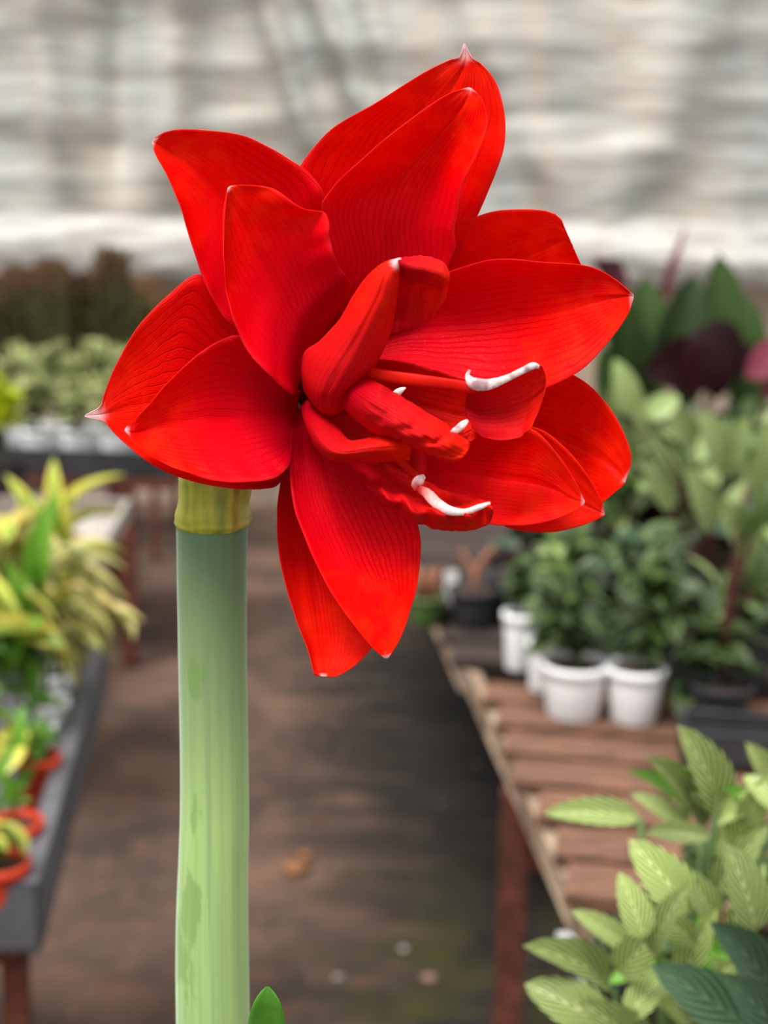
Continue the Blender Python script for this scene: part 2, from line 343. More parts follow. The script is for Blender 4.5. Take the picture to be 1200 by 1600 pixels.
# stalk
m_stalk = None
def stalk_mat():
    m, nt, b, out = newmat('amaryllis stalk'); t = N(nt, 'ShaderNodeTexCoord'); o = t.outputs['Object']
    uv = N(nt, 'ShaderNodeUVMap'); s = N(nt, 'ShaderNodeSeparateXYZ', {0: uv.outputs[0]})
    n1 = N(nt, 'ShaderNodeTexNoise', {'Vector': N(nt, 'ShaderNodeMapping', {'Vector': o, 'Scale': (420, 420, 5)}).outputs[0], 'Scale': 1.0, 'Detail': 4.0})
    n2 = N(nt, 'ShaderNodeTexNoise', {'Vector': N(nt, 'ShaderNodeMapping', {'Vector': o, 'Scale': (60, 60, 22)}).outputs[0], 'Scale': 1.0, 'Detail': 4.0})
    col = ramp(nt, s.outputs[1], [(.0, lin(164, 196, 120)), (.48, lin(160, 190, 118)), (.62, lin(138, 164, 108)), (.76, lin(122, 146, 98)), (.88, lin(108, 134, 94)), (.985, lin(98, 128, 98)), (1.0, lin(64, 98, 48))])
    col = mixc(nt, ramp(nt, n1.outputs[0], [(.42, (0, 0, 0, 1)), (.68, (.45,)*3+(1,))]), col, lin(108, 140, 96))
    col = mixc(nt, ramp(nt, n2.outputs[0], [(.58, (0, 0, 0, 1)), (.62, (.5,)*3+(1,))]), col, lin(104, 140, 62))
    nt.links.new(col, b.inputs['Base Color']); b.inputs['Roughness'].default_value = .5; b.inputs['Specular IOR Level'].default_value = .3
    b.inputs['Sheen Weight'].default_value = .9; b.inputs['Sheen Roughness'].default_value = .35; b.inputs['Sheen Tint'].default_value = lin(214, 230, 226)
    b.inputs['Subsurface Weight'].default_value = .15; b.inputs['Subsurface Radius'].default_value = (.004, .006, .002); b.inputs['Subsurface Scale'].default_value = 1
    bp = N(nt, 'ShaderNodeBump', {'Height': n1.outputs[0], 'Strength': .25, 'Distance': .0006}); nt.links.new(bp.outputs[0], b.inputs['Normal']); return m
def ringtube(name, cps, mat, parent, n=40, sub=14, wob=.0):
    # cps: (centre Vector, rx, ry)
    V = []; UV = []; fs = []; K = (len(cps)-1)*sub
    for i in range(K+1):
        t = i/sub; c = cr([q[0] for q in cps], t); rr = cr([Vector((q[1], q[2], 0)) for q in cps], t)
        for j in range(n+1):
            a = 2*math.pi*j/n; k = 1 + wob*noise.noise(Vector((math.cos(a)*1.6, math.sin(a)*1.6, i*.15)))
            V.append(c + Vector((rr.x*math.cos(a)*k, rr.y*math.sin(a)*k, 0))); UV.append((j/n, i/K))
    for i in range(K):
        for j in range(n): fs.append((i*(n+1)+j, i*(n+1)+j+1, (i+1)*(n+1)+j+1, (i+1)*(n+1)+j))
    fs.append(tuple(j for j in reversed(range(n)))); fs.append(tuple(K*(n+1)+j for j in range(n)))
    return link(name, mesh(name, V, fs, mat, True, UV), parent)
def mmr(px, mm=-46): return px*(D0-mm*.001)/F
SD = -46
s_top = FP(331, 818, SD); s_bot = FP(334, 1600, SD)
vdir = (s_bot-s_top); 
def spt(py, cx, dpt=None):        # point of the stalk: keeps a fixed world distance while following the pixel column
    y = s_top.y + .012*(818-py)/780*0
    return ony(cx, py, y)
pts = [(spt(818, 331), 112), (spt(1000, 332), 108), (spt(1250, 335), 107), (spt(1600, 333), 114)]
foot = Vector((pts[-1][0].x+.004, pts[-1][0].y, BENCH_Z+.19))
cps = [(foot, .0165, .0145)] + [(p, wpx*(p-CAM).dot(FW)/F/2, wpx*(p-CAM).dot(FW)/F/2*.82) for p, wpx in reversed(pts)]
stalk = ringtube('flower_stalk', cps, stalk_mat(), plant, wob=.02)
# spathe base: yellow-green swollen collar at the top of the stalk
def spathe_mat():
    m, nt, b, out = newmat('yellow green spathe'); t = N(nt, 'ShaderNodeTexCoord'); o = t.outputs['Object']
    n1 = N(nt, 'ShaderNodeTexNoise', {'Vector': N(nt, 'ShaderNodeMapping', {'Vector': o, 'Scale': (150, 150, 14)}).outputs[0], 'Scale': 1.0, 'Detail': 4.0})
    nt.links.new(ramp(nt, n1.outputs[0], [(.3, lin(112, 128, 30)), (.5, lin(172, 176, 50)), (.62, lin(186, 184, 76)), (.74, lin(142, 112, 48))]), b.inputs['Base Color'])
    b.inputs['Roughness'].default_value = .3; b.inputs['Specular IOR Level'].default_value = .5
    bp = N(nt, 'ShaderNodeBump', {'Height': n1.outputs[0], 'Strength': .4, 'Distance': .0008}); nt.links.new(bp.outputs[0], b.inputs['Normal']); return m
m_spathe = spathe_mat()
def rp(py, cx, wpx): p = spt(py, cx); k = (p-CAM).dot(FW)/F/2; return (p, wpx*k, wpx*k*.85)
ringtube('spathe', [rp(824, 331, 108), rp(816, 332, 119), rp(804, 333, 117), rp(780, 334, 112), rp(755, 336, 116), rp(735, 340, 118), rp(715, 344, 96), rp(700, 350, 60)], m_spathe, plant, wob=.035, sub=8)
# pedicel running behind the petals to the throat
tb = MB(); tb.tube([spt(735, 345), FP(380, 690, -58), FP(430, 640, -58), FP(455, 612, -56)], [.008, .0085, .010, .011], 16)
tb.build('pedicel', m_stemg, plant, smooth=True)
# floral tube: funnel behind all petals; the petals are its sub-parts
tp = []
thr = FP(478, 585, -50); ax = (FP(540, 600, 0) - thr).normalized()
a1 = ax.cross(Vector((0, 0, 1))).normalized(); a2 = ax.cross(a1).normalized()
rowsf = []
for i in range(9):
    t = i/8; r = .011 + .013*t**1.4
    rowsf.append([thr + ax*(t*.016) + (a1*math.cos(2*math.pi*j/32) + a2*math.sin(2*math.pi*j/32))*r for j in range(32)])
tb = MB(); tb.quad_grid(rowsf, True); tb.f.append(tuple(range(32)))
m_tube = noisy('floral tube', lin(110, 4, 14), lin(150, 6, 20), 60, .6)
flower = tb.build('flower', m_tube, plant, smooth=True)
def R(*r): return [tuple(x) for x in r]
petal('petal', R((480,560,-42,490,555,-42,500,560,-42),(470,400,-36,560,420,-38,680,440,-36),(462,300,-28,590,330,-36,736,356,-30),(472,256,-25,628,256,-34,760,305,-26),(520,200,-23,660,200,-29,785,240,-21),(595,157,-21,692,155,-25,789,186,-20),(664,112,-20,716,120,-22,775,128,-20),(704,93,-20,727,97,-21,750,98,-20),(718,89,-20,728,87,-21,738,91,-20),(724,70,-20,726,68,-20,728,72,-20)), REDB, flower, tip=(727,72), tipr=27, ruffle=1.2, seed=1)
petal('petal', R((490,560,-40,500,560,-40,510,560,-40),(525,430,-22,598,440,-32,692,425,-24),(504,335,-10,602,345,-27,711,350,-16),(513,302,-7,624,285,-25,724,288,-11),(575,240,-5,668,228,-18,746,240,-8),(645,184,-5,708,184,-12,761,198,-8),(694,150,-7,728,156,-10,757,165,-8),(720,140,-9,734,142,-10,746,146,-9),(732,137,-10,734,137,-10,737,138,-10)), RED, flower, tip=(736,135), tipr=9, ruffle=1.2, seed=2)
petal('petal', R((455,575,-42,462,565,-42,470,560,-42),(385,530,-28,440,460,-38,520,375,-26),(350,495,-22,404,408,-32,513,322,-18),(323,448,-18,376,350,-28,491,279,-15),(299,380,-16,340,300,-24,443,243,-13),(284,330,-14,302,262,-20,385,214,-12),(264,280,-13,268,238,-18,320,203,-12),(244,243,-14,249,226,-16,268,203,-13),(238,226,-15,238,221,-15,242,215,-15)), RED, flower, tip=(236,220), tipr=8, ruffle=1.2, seed=3)
petal('petal', R((468,590,-40,497,552,-44,527,500,-40),(462,616,-14,482,540,-24,548,448,-14),(452,613,-4,466,520,-14,545,438,-2),(425,590,1,446,475,-10,527,412,3),(385,545,4,420,428,-6,515,372,6),(357,475,6,392,378,-1,509,334,6),(350,400,7,374,340,2,470,325,8),(351,345,7,362,312,4,428,295,8),(354,308,6,360,297,5,385,289,7),(356,294,5,358,292,5,362,290,5)), RED, flower, tip=(354,292), tipr=8, ruffle=1.6, seed=4)
petal('petal', R((455,660,-44,460,640,-44,462,620,-44),(440,750,-27,400,640,-36,395,540,-32),(400,764,-20,335,635,-31,358,485,-28),(345,761,-17,285,628,-26,313,429,-22),(285,747,-14,245,632,-22,262,462,-19),(235,724,-12,208,637,-18,215,512,-16),(188,686,-13,178,643,-15,180,572,-14),(165,661,-13,160,647,-14,161,622,-14),(156,657,-13,152,648,-13,156,636,-13),(133,652,-12,132,650,-12,134,648,-12)), REDB, flower, tip=(136,650), tipr=32, ruffle=1.0, seed=5)
petal('petal', R((462,650,-36,465,630,-38,470,610,-36),(457,705,-19,448,650,-28,449,608,-24),(448,732,-10,405,650,-22,408,562,-16),(418,750,-5,352,650,-17,373,525,-9),(350,753,-3,305,655,-12,325,543,-6),(290,738,-3,258,662,-9,278,582,-4),(242,716,-4,225,672,-7,238,626,-4),(210,692,-4,207,676,-5,210,655,-5),(195,673,-5,195,671,-5,197,668,-5)), RED, flower, tip=(194,672), tipr=9, ruffle=1.4, seed=6)
petal('petal', R((452,650,-44,460,650,-44,470,650,-44),(441,735,-36,475,740,-40,510,760,-38),(433,800,-28,478,820,-36,540,850,-34),(437,870,-24,488,890,-33,575,920,-30),(455,945,-22,497,955,-29,590,965,-26),(480,1012,-20,505,1012,-26,583,1008,-22),(489,1046,-19,508,1044,-23,552,1042,-20),(492,1055,-19,508,1057,-20,525,1057,-19)), REDB, flower, tip=(505,1060), tipr=7, ruffle=1.0, seed=7)
petal('petal', R((458,640,-36,468,640,-38,480,640,-36),(453,710,-17,500,705,-26,560,720,-22),(458,785,-10,527,785,-18,632,775,-14),(482,854,-6,560,862,-13,656,835,-9),(511,915,-4,585,920,-9,653,905,-6),(545,966,-3,600,965,-7,640,958,-5),(580,1010,-3,606,1003,-5,625,998,-4),(600,1028,-4,604,1029,-4,608,1027,-4)), RED, flower, tip=(604,1031), tipr=9, ruffle=1.0, seed=8)
petal('petal', R((500,560,-44,505,565,-44,510,570,-44),(690,420,-36,680,460,-42,680,520,-40),(712,358,-28,765,425,-38,760,500,-36),(755,335,-24,815,400,-34,830,480,-34),(810,327,-22,850,388,-29,880,450,-31),(855,330,-20,877,375,-25,903,425,-27),(876,342,-20,890,378,-22,908,420,-26),(884,362,-21,895,385,-22,909,418,-25)), REDB, flower, ruffle=1.0, seed=9)
petal('petal', R((500,560,-40,505,570,-40,510,580,-40),(640,450,-28,628,520,-38,620,580,-26),(705,424,-17,705,510,-31,700,600,-18),(775,405,-9,785,498,-24,780,620,-12),(850,410,-5,858,487,-16,850,608,-7),(915,415,-5,915,474,-11,912,574,-6),(955,432,-5,956,466,-8,956,528,-7),(982,454,-6,980,463,-7,982,490,-7),(990,461,-7,990,463,-7,990,466,-7)), RED, flower, tip=(992,463), tipr=5, ruffle=1.2, seed=10)
petal('petal', R((520,590,-44,515,595,-44,510,600,-44),(700,560,-34,690,640,-40,690,700,-36),(820,565,-27,800,660,-36,780,740,-34),(898,587,-21,878,682,-31,850,770,-30),(945,627,-18,922,705,-26,893,790,-27),(975,678,-16,952,725,-21,925,795,-25),(987,718,-16,970,742,-19,944,783,-21),(978,750,-18,977,753,-18,975,757,-18)), REDB, flower, tip=(980,753), tipr=4.5, ruffle=1.2, seed=11)
petal('petal', R((500,620,-42,500,630,-42,500,640,-42),(650,660,-30,640,700,-34,640,750,-32),(760,665,-23,750,730,-29,740,800,-26),(835,668,-16,832,745,-25,800,826,-21),(880,697,-14,872,765,-20,855,832,-18),(915,738,-13,905,785,-18,900,824,-17),(936,774,-14,930,797,-16,930,813,-16),(945,800,-15,945,803,-15,944,806,-15)), REDB, flower, tip=(948,803), tipr=4.5, ruffle=1.0, seed=12)
petal('petal', R((490,620,-38,492,640,-38,495,650,-38),(600,650,-22,590,700,-30,590,750,-22),(700,665,-14,690,730,-23,680,800,-14),(780,668,-9,772,745,-18,760,818,-10),(834,672,-6,828,752,-13,815,821,-7),(874,714,-5,867,765,-9,866,812,-6),(899,752,-5,895,780,-7,898,798,-6),(912,780,-6,914,784,-6,912,788,-6)), RED, flower, tip=(914,784), tipr=6, ruffle=1.2, seed=13)
# inner petaloids
def petaloid(rows, **k):
    k.setdefault('ruffle', 1.0); k.setdefault('quilt', .25); k.setdefault('nt_', 44)
    return petal('petaloid', rows, REDI, flower, **k)
petaloid(R((490,560,-34,515,590,-34,540,590,-34),(478,612,-16,512,648,-8,540,634,-10),(471,585,-12,508,622,4,562,604,-3),(475,552,-12,525,585,10,585,575,0),(500,532,-6,548,545,14,602,540,4),(530,500,2,570,505,18,613,508,8),(552,462,8,592,462,21,620,470,12),(575,430,12,603,430,22,624,440,15),(600,410,16,614,412,20,625,418,17),(622,404,17,625,403,17,628,405,17)), tip=(622,410), tipr=13, seed=21, nt_=60, label='tall petaloid rolled into a hood at its tip')
petaloid(R((620,404,16,622,415,18,614,470,2,600,527,-6),(640,401,15,640,419,21,636,462,4,628,520,-4),(668,401,14,668,424,22,660,455,6,655,507,0),(692,410,13,690,432,19,684,455,8,682,488,4),(703,428,12,702,438,14,699,450,10,697,466,8)), seed=22, ruffle=2.4, wave=1.5, wk=22, pucker=1.2, pk=26, label='curled back flap of a petaloid with a pale rolled rim')
petaloid(R((552,585,-6,540,603,2,522,622,-6),(585,596,6,570,628,14,552,653,4),(625,618,10,605,650,19,588,678,8),(665,643,13,643,672,22,626,690,12),(700,664,15,680,692,23,658,705,15),(724,682,16,706,706,21,688,717,16),(736,694,16,726,712,18,710,724,16)), seed=23, ruffle=2.6, rf=14, quilt=.8, pucker=2.6, pk=34, nt_=80, label='strap shaped petaloid with puckered blunt end')
petaloid(R((708,672,8,712,680,8,716,690,8),(724,664,10,726,678,12,724,692,10),(735,660,12,737,672,12,733,690,12)), seed=24, ruffle=1.5)
petaloid(R((480,625,-24,475,630,-24,470,638,-24),(503,645,-10,489,662,-2,479,668,-8),(528,668,-4,508,690,8,494,700,-2),(548,688,2,533,706,13,518,719,2),(580,683,6,578,702,15,568,723,4),(612,682,8,614,699,14,610,721,7),(640,688,8,642,700,10,640,713,8)), seed=25, ruffle=1.4, rf=12)
petaloid(R((500,640,-26,500,660,-26,500,680,-24),(550,650,-14,548,680,-18,545,710,-16),(600,660,-8,600,690,-12,600,715,-12),(640,680,-6,642,700,-8,640,720,-8)), seed=26)
petaloid(R((530,690,-18,540,716,-10,552,735,-14),(570,705,-16,575,735,-8,583,764,4,584,776,-2),(610,725,-14,612,755,-6,620,780,12,618,800,2),(645,740,-12,648,770,-4,652,797,14,650,816,4),(690,765,-4,690,785,2,692,800,15,690,828,6),(730,780,4,730,790,8,732,802,15,732,829,8),(758,782,10,760,788,12,762,797,15,762,820,10),(768,786,13,770,790,13,771,796,14,770,806,12)) if False else
 R((530,690,-18,535,705,-14,540,716,-10,552,735,-14),(570,705,-16,575,735,-8,583,764,4,584,776,-2),(610,725,-14,612,755,-6,620,780,12,618,800,2),(645,740,-12,648,770,-4,652,797,14,650,816,4),(690,765,-4,690,785,2,692,800,15,690,828,6),(730,780,4,730,790,8,732,802,15,732,829,8),(758,782,10,760,788,12,762,797,15,762,820,10),(768,786,13,770,790,13,771,796,14,770,806,12)), seed=27, ruffle=3.0, rf=16, pucker=4, pk=30, wave=5.5, nt_=80, label='boat shaped petaloid with wavy rim')
petaloid(R((733,604,9,727,640,0,738,668,4),(760,607,10,753,645,2,755,683,8),(795,594,12,790,640,3,790,688,9),(825,577,14,822,630,6,822,677,9),(846,570,14,848,610,9,840,646,9),(852,586,13,853,598,12,851,612,12)), seed=28, ruffle=2.0, pucker=.8, pk=20, label='cupped petaloid hanging below the long white anther')
petaloid(R((560,558,-16,560,600,-22,560,640,-20),(620,563,-5,620,620,-16,620,670,-12),(680,578,0,680,640,-10,690,692,-6),(730,594,3,735,650,-6,735,690,-2),(750,604,4,755,640,-3,748,672,0)), seed=29, ruffle=1.8, rf=14)
petaloid(R((640,700,-6,655,705,2,668,712,-4),(642,725,-4,656,728,3,666,730,-4),(640,745,-4,652,748,3,662,748,-4)), seed=30, ruffle=1.4)
m_fil = noisy('red filament', lin(186, 8, 3), lin(206, 24, 10), 80, .6, spec=.1)
def anther_mat():
    m, nt, b, out = newmat('pale anther'); t = N(nt, 'ShaderNodeTexCoord')
    n1 = N(nt, 'ShaderNodeTexNoise', {'Vector': t.outputs['Object'], 'Scale': 190.0, 'Detail': 4.0})
    nt.links.new(ramp(nt, n1.outputs[0], [(.32, lin(186, 146, 154)), (.44, lin(234, 210, 208)), (.56, lin(244, 232, 226)), (.70, lin(196, 140, 146))]), b.inputs['Base Color'])
    cl = b.inputs['Base Color'].links[0].from_socket; fa = N(nt, 'ShaderNodeAttribute', attribute_name='fade')
    nt.links.new(mixc(nt, fa.outputs['Fac'], cl, lin(216, 40, 34)), b.inputs['Base Color'])
    b.inputs['Roughness'].default_value = .45
    bp = N(nt, 'ShaderNodeBump', {'Height': n1.outputs[0], 'Strength': .5, 'Distance': .0006}); nt.links.new(bp.outputs[0], b.inputs['Normal']); return m
m_anth = anther_mat()
def ftube(name, pl, mat, flat=.42, n=12, sub=8, label=None, fade=(0, 0)):
    cp = [FP(*p[:3]) for p in pl]; rr = [Vector((p[3]*.001, 0, 0)) for p in pl]; K = (len(pl)-1)*sub
    b = MB(); b.tube([cr(cp, i/sub) for i in range(K+1)], [max(.0001, cr(rr, i/sub).x) for i in range(K+1)], n, flat)
    o = b.build(name, mat, flower, smooth=True)
    at = o.data.attributes.new('fade', 'FLOAT', 'POINT'); at.data.foreach_set('value', [max(0, min(1, max(1-(i//n/(K+1e-6))/fade[0] if fade[0] else 0, 1-(1-i//n/K)/fade[1] if fade[1] else 0))) for i in range(len(o.data.vertices))])
    if label: o['label'] = label
    return o
ftube('filament', [(560,578,0,1.6),(600,587,6,2.0),(650,594,9,2.1),(700,600,12,1.9),(738,606,15,1.9),(752,606,16,1.2)], m_fil)
ftube('anther', [(734,578,18,.4),(731,588,18,.9),(740,599,18,2.0),(762,601,17,1.9),(790,592,18,1.2),(815,580,18,1.1),(832,572,19,1.2),(842,573,18,.6)], m_anth, label='long curved white anther with a hooked end')
ftube('anther', [(702,680,16,.8),(713,672,18,1.2),(724,663,18,1.2),(731,657,17,.6)], m_anth, fade=(.3, 0), label='short cream anther above the puckered petaloid')
ftube('anther', [(612,626,6,.5),(619,616,8,1.3),(626,610,9,1.0),(634,606,9,.3)], m_anth, label='tiny white anther tip behind the strap petaloid')
ftube('anther', [(652,766,6,1.0),(650,757,8,1.6),(656,750,9,1.8),(663,744,8,.8)], m_anth, fade=(.8, 0), label='small pinkish anther lobe')
ftube('anther', [(655,764,8,1.4),(668,772,12,1.9),(682,786,15,1.9),(700,797,16,1.7),(725,800,17,1.1),(750,792,16,1.0),(766,786,16,.5)], m_anth, fade=(.5, 0), label='white anther strand curving along the boat shaped petaloid')
ftube('filament', [(600,700,-6,1.2),(630,725,-2,1.4),(652,745,5,1.3)], m_fil)
# leaf tip beside the stalk, and the unseen lower part of the plant
m_lf = noisy('fresh green leaf', lin(52, 112, 24), lin(74, 136, 36), 60, .28, .15, spec=.6)
lp = [ony(418, 1541, .44), ony(417, 1560, .44), ony(416, 1600, .44), ony(412, 1700, .445)]
yb = pts[-1][0].y
bt = Vector((foot.x+.012, yb+.004, BENCH_Z+.16))
lb = MB(); ring = []; tipL = lp[0]; LLn = (bt-tipL).length
for q in range(49):
    d_ = LLn*(q/48)**2; c_ = tipL.lerp(bt, d_/LLn); r_ = .0003 + .0062*(1-math.exp(-d_/.006)) + min(.004, d_*.03)
    ring.append([c_ + Vector((r_*math.cos(2*math.pi*k/20), r_*.45*math.sin(2*math.pi*k/20) - .2*r_*math.cos(4*math.pi*k/20), 0)) for k in range(20)])
lb.quad_grid(ring, True)
lb.build('leaf', m_lf, plant, smooth=True)
bb = MB(); bc = Vector((foot.x+.004, yb, BENCH_Z+.12))
bb.lathe(bc, [(.02, -.02), (.042, -.005), (.05, .02), (.045, .045), (.028, .068), (.019, .085), (.016, .09)], 32)
bb.build('bulb', noisy('papery bulb', lin(150, 110, 70), lin(110, 76, 48), 20, .7), plant, smooth=True)
# pot under it and the stand (below the frame)
def pot_mesh(name, r, h, mat, taper=.78, rim=.006):
    b = MB(); b.lathe(Vector((0, 0, 0)), [(r*taper*.96, 0), (r*taper, .003), (r*.965, h*.84), (r*.965, h*.845), (r+rim*.3, h*.85), (r+rim*.4, h*.995), (r+rim*.1, h), (r*.94, h), (r*.92, h*.9)], 30)
    return mesh(name, b.v, b.f[:-1] , mat, True)
def soil_mesh(r, h):
    b = MB(); b.lathe(Vector((0, 0, 0)), [(r*.90, h*.80), (r*.915, h*.84), (r*.91, h*.9), (r*.5, h*.92), (.0001, h*.925)], 18); return mesh('soil', b.v, b.f, m_soil, True)
link('pot', pot_mesh('pot', .08, .14, m_black), plant, Vector((bc.x, bc.y, BENCH_Z))); link('soil', soil_mesh(.08, .14), plant, Vector((bc.x, bc.y, BENCH_Z)))
st = empty('plant_stand', Vector((bc.x, bc.y, 0))); tag(st, 'small wooden stand under the amaryllis pot, below the photo frame', 'stand')
for k in range(4):
    b = MB(); b.box(Vector((-.16, -.15+.077*k, BENCH_Z-.022)), Vector((.32, 0, 0)), Vector((0, .069, 0)), Vector((0, 0, .022)), .003); b.build('plank', m_wood, st)
for sx_ in (-1, 1):
    for sy in (-1, 1):
        b = MB(); b.box(Vector((sx_*.13-.015, sy*.12-.015, 0)), Vector((0, 0, BENCH_Z-.022)), Vector((.03, 0, 0)), Vector((0, .03, 0)), .003); b.build('leg', m_wood, st)
#@@REST
# ------------------------------------------------------------ background: leaves and plants
def leafmesh(name, kind, mat, arch=.12, fold=.12, nl=9, nw=4, wave=0):
    prof = {'lance': lambda t: math.sin(math.pi*t**.80)**.85*(1 if t < .8 else 1), 'broad': lambda t: math.sin(math.pi*t**.72)**.62,
            'strap': lambda t: min(1, t*5+.35)*(1-t**3.2)**.8, 'upright': lambda t: math.sin(math.pi*t**.85)**.6, 'needle': lambda t: (1-t)**.5*min(1, t*6+.3)}[kind]
    V = []; UV = []
    for i in range(nl+1):
        t = i/nl; wd = .5*max(.0, prof(min(max(t, .0), 1)))
        if i in (0, nl): wd = max(.004 if kind != 'strap' else .02, min(wd, .05))
        for j in range(nw+1):
            u = j/nw*2-1
            V.append(Vector((u*wd, t, (4*arch*t*(1-t)) + fold*abs(u)*wd*2*.5 + wave*math.sin(t*18+u*2)*abs(u)))); UV.append((j/nw, t))
    fs = [(i*(nw+1)+j, i*(nw+1)+j+1, (i+1)*(nw+1)+j+1, (i+1)*(nw+1)+j) for i in range(nl) for j in range(nw)]
    return mesh(name, V, fs, mat, True, UV)
def leafT(A, B, w, nrm):
    y = B-A; L = y.length; yn = y/L; z = (nrm - yn*nrm.dot(yn))
    if z.length < 1e-3: z = Vector((0, -1, .2)) - yn*Vector((0, -1, .2)).dot(yn)
    z.normalize(); x = yn.cross(z)
    return Matrix(((x.x*w, yn.x*L, z.x*L, A.x), (x.y*w, yn.y*L, z.y*L, A.y), (x.z*w, yn.z*L, z.z*L, A.z), (0, 0, 0, 1)))
def leaf(me, A, B, w, nrm, parent, name='leaf'):
    o = bpy.data.objects.new(name, me); C.objects.link(o); o.parent = parent
    o.matrix_parent_inverse = Matrix.Identity(4); o.matrix_local = Matrix.Translation(-parent.location) @ leafT(A, B, w, nrm); return o
def stems(parent, base, tips, r, mat, name='stem'):
    for T in tips:
        b = MB(); k = base + Vector(((T.x-base.x)*.15, (T.y-base.y)*.15, (T.z-base.z)*.5)); pl = [base, k, T]
        b.tube([cr([Vector(q) for q in pl], i/3)-parent.location for i in range(7)], [r*(1-.4*i/6) for i in range(7)], 6); b.build(name, mat, parent, smooth=True)
def pot(parent, r, h, mat, soil=True, sc=None):
    link('pot', pot_mesh('pot', r, h, mat), parent)
    if soil: link('soil', soil_mesh(r, h), parent)
def bush(parent, c, R_, Rz, n, me, ln, wd, seed, low=-.5, droop=.15, out=.55, stemmat=None, base=None, stem_r=.003, ns=3):
    r = random.Random(seed)
    for i in range(n):
        z = r.uniform(low, 1); a = r.uniform(0, 2*math.pi); q = math.sqrt(max(0, 1-z*z))
        d = Vector((q*math.cos(a), q*math.sin(a), z)); rr = r.uniform(.35, 1)**.6
        T = c + Vector((d.x*R_*rr, d.y*R_*rr, d.z*Rz*rr))
        dd = (Vector((d.x, d.y, d.z*.5+.25)).normalized() + Vector((r.uniform(-.4, .4), r.uniform(-.4, .4), r.uniform(-.3, .3)))).normalized()
        L = ln*r.uniform(.7, 1.2); A = T - dd*L; B = T + Vector((0, 0, -droop*L))
        fz = parent.location.z + .025; lo_ = min(A.z, B.z)
        if lo_ < fz: A.z += fz-lo_; B.z += fz-lo_
        nn = (Vector((d.x*.3, d.y*.3, 1)) + Vector((r.uniform(-.5, .5), r.uniform(-.7, .2), 0))).normalized()
        leaf(me if not isinstance(me, list) else r.choice(me), A, B, wd*r.uniform(.75, 1.2)*L/ln, nn, parent)
    if stemmat:
        stems(parent, base, [c + Vector((r.uniform(-.5, .5)*R_, r.uniform(-.4, .4)*R_, r.uniform(-.1, .6)*Rz)) for _ in range(ns)], stem_r, stemmat)
M_cala = leaf_mat('pale striped leaf', lin(76, 112, 40), lin(98, 134, 52), lin(216, 226, 150), 'calathea', 7, transl=.3)
M_cala2 = leaf_mat('silver striped leaf', lin(92, 122, 62), lin(112, 142, 76), lin(188, 200, 136), 'calathea', 7)
M_deep = leaf_mat('deep blue green leaf', lin(36, 62, 42), lin(48, 76, 50), lin(84, 112, 80), 'calathea', 7, transl=.1)
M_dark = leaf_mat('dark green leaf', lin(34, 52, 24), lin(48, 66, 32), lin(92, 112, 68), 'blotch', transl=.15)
M_mid = leaf_mat('mid green leaf', lin(66, 90, 40), lin(88, 112, 56), lin(122, 140, 82), 'plain')
M_up = leaf_mat('smooth upright leaf', lin(52, 74, 36), lin(70, 94, 48), lin(92, 116, 64), 'plain', transl=.12)
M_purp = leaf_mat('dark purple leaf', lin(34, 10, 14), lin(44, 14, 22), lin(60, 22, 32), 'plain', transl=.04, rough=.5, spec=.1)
M_mar = leaf_mat('maroon leaf', lin(110, 40, 58), lin(132, 60, 76), lin(150, 80, 90), 'plain', transl=.15)
M_yel = leaf_mat('yellow edged strap leaf', lin(96, 142, 44), lin(120, 160, 56), lin(212, 204, 92), 'strap')
M_crm = leaf_mat('cream edged strap leaf', lin(122, 148, 66), lin(140, 158, 80), lin(228, 212, 140), 'strap')
M_grn = leaf_mat('fresh green leaf blade', lin(84, 136, 36), lin(110, 158, 52), lin(140, 176, 80), 'plain', transl=.3)
M_var = leaf_mat('white edged small leaf', lin(98, 118, 66), lin(122, 140, 84), lin(200, 200, 140), 'blotch', rough=.6, spec=.15)
M_lime = leaf_mat('lime leaf', lin(172, 190, 20), lin(196, 208, 36), lin(206, 214, 60), 'plain', transl=.35)
M_brn = leaf_mat('brown green fine leaf', lin(96, 100, 52), lin(84, 78, 48), lin(120, 92, 66), 'plain')
M_redt = leaf_mat('reddish fine leaf', lin(132, 90, 68), lin(120, 102, 66), lin(150, 100, 80), 'plain')
L_cala = leafmesh('leaf_blade', 'broad', M_cala, .10, .18, 12, 6); L_cala2 = leafmesh('leaf_blade', 'broad', M_cala2, .08, .15, 10, 4)
L_deep = leafmesh('leaf_blade', 'broad', M_deep, .10, .15, 10, 4); L_dark = leafmesh('leaf_blade', 'lance', M_dark, .12, .15, 8, 4)
L_mid = leafmesh('leaf_blade', 'lance', M_mid, .12, .15, 8, 4); L_up = leafmesh('leaf_blade', 'upright', M_up, .04, .25, 10, 4)
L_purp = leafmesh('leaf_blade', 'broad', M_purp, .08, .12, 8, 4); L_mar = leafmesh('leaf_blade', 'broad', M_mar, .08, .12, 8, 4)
L_yel = leafmesh('leaf_blade', 'strap', M_yel, .22, .2, 12, 4); L_crm = leafmesh('leaf_blade', 'strap', M_crm, .26, .2, 12, 4)
L_grn = leafmesh('leaf_blade', 'lance', M_grn, .14, .15, 9, 4); L_var = leafmesh('leaf_blade', 'lance', M_var, .1, .1, 6, 2)
L_lime = leafmesh('leaf_blade', 'lance', M_lime, .1, .1, 6, 2); L_spike = leafmesh('leaf_blade', 'needle', M_mar, .03, .1, 8, 2)

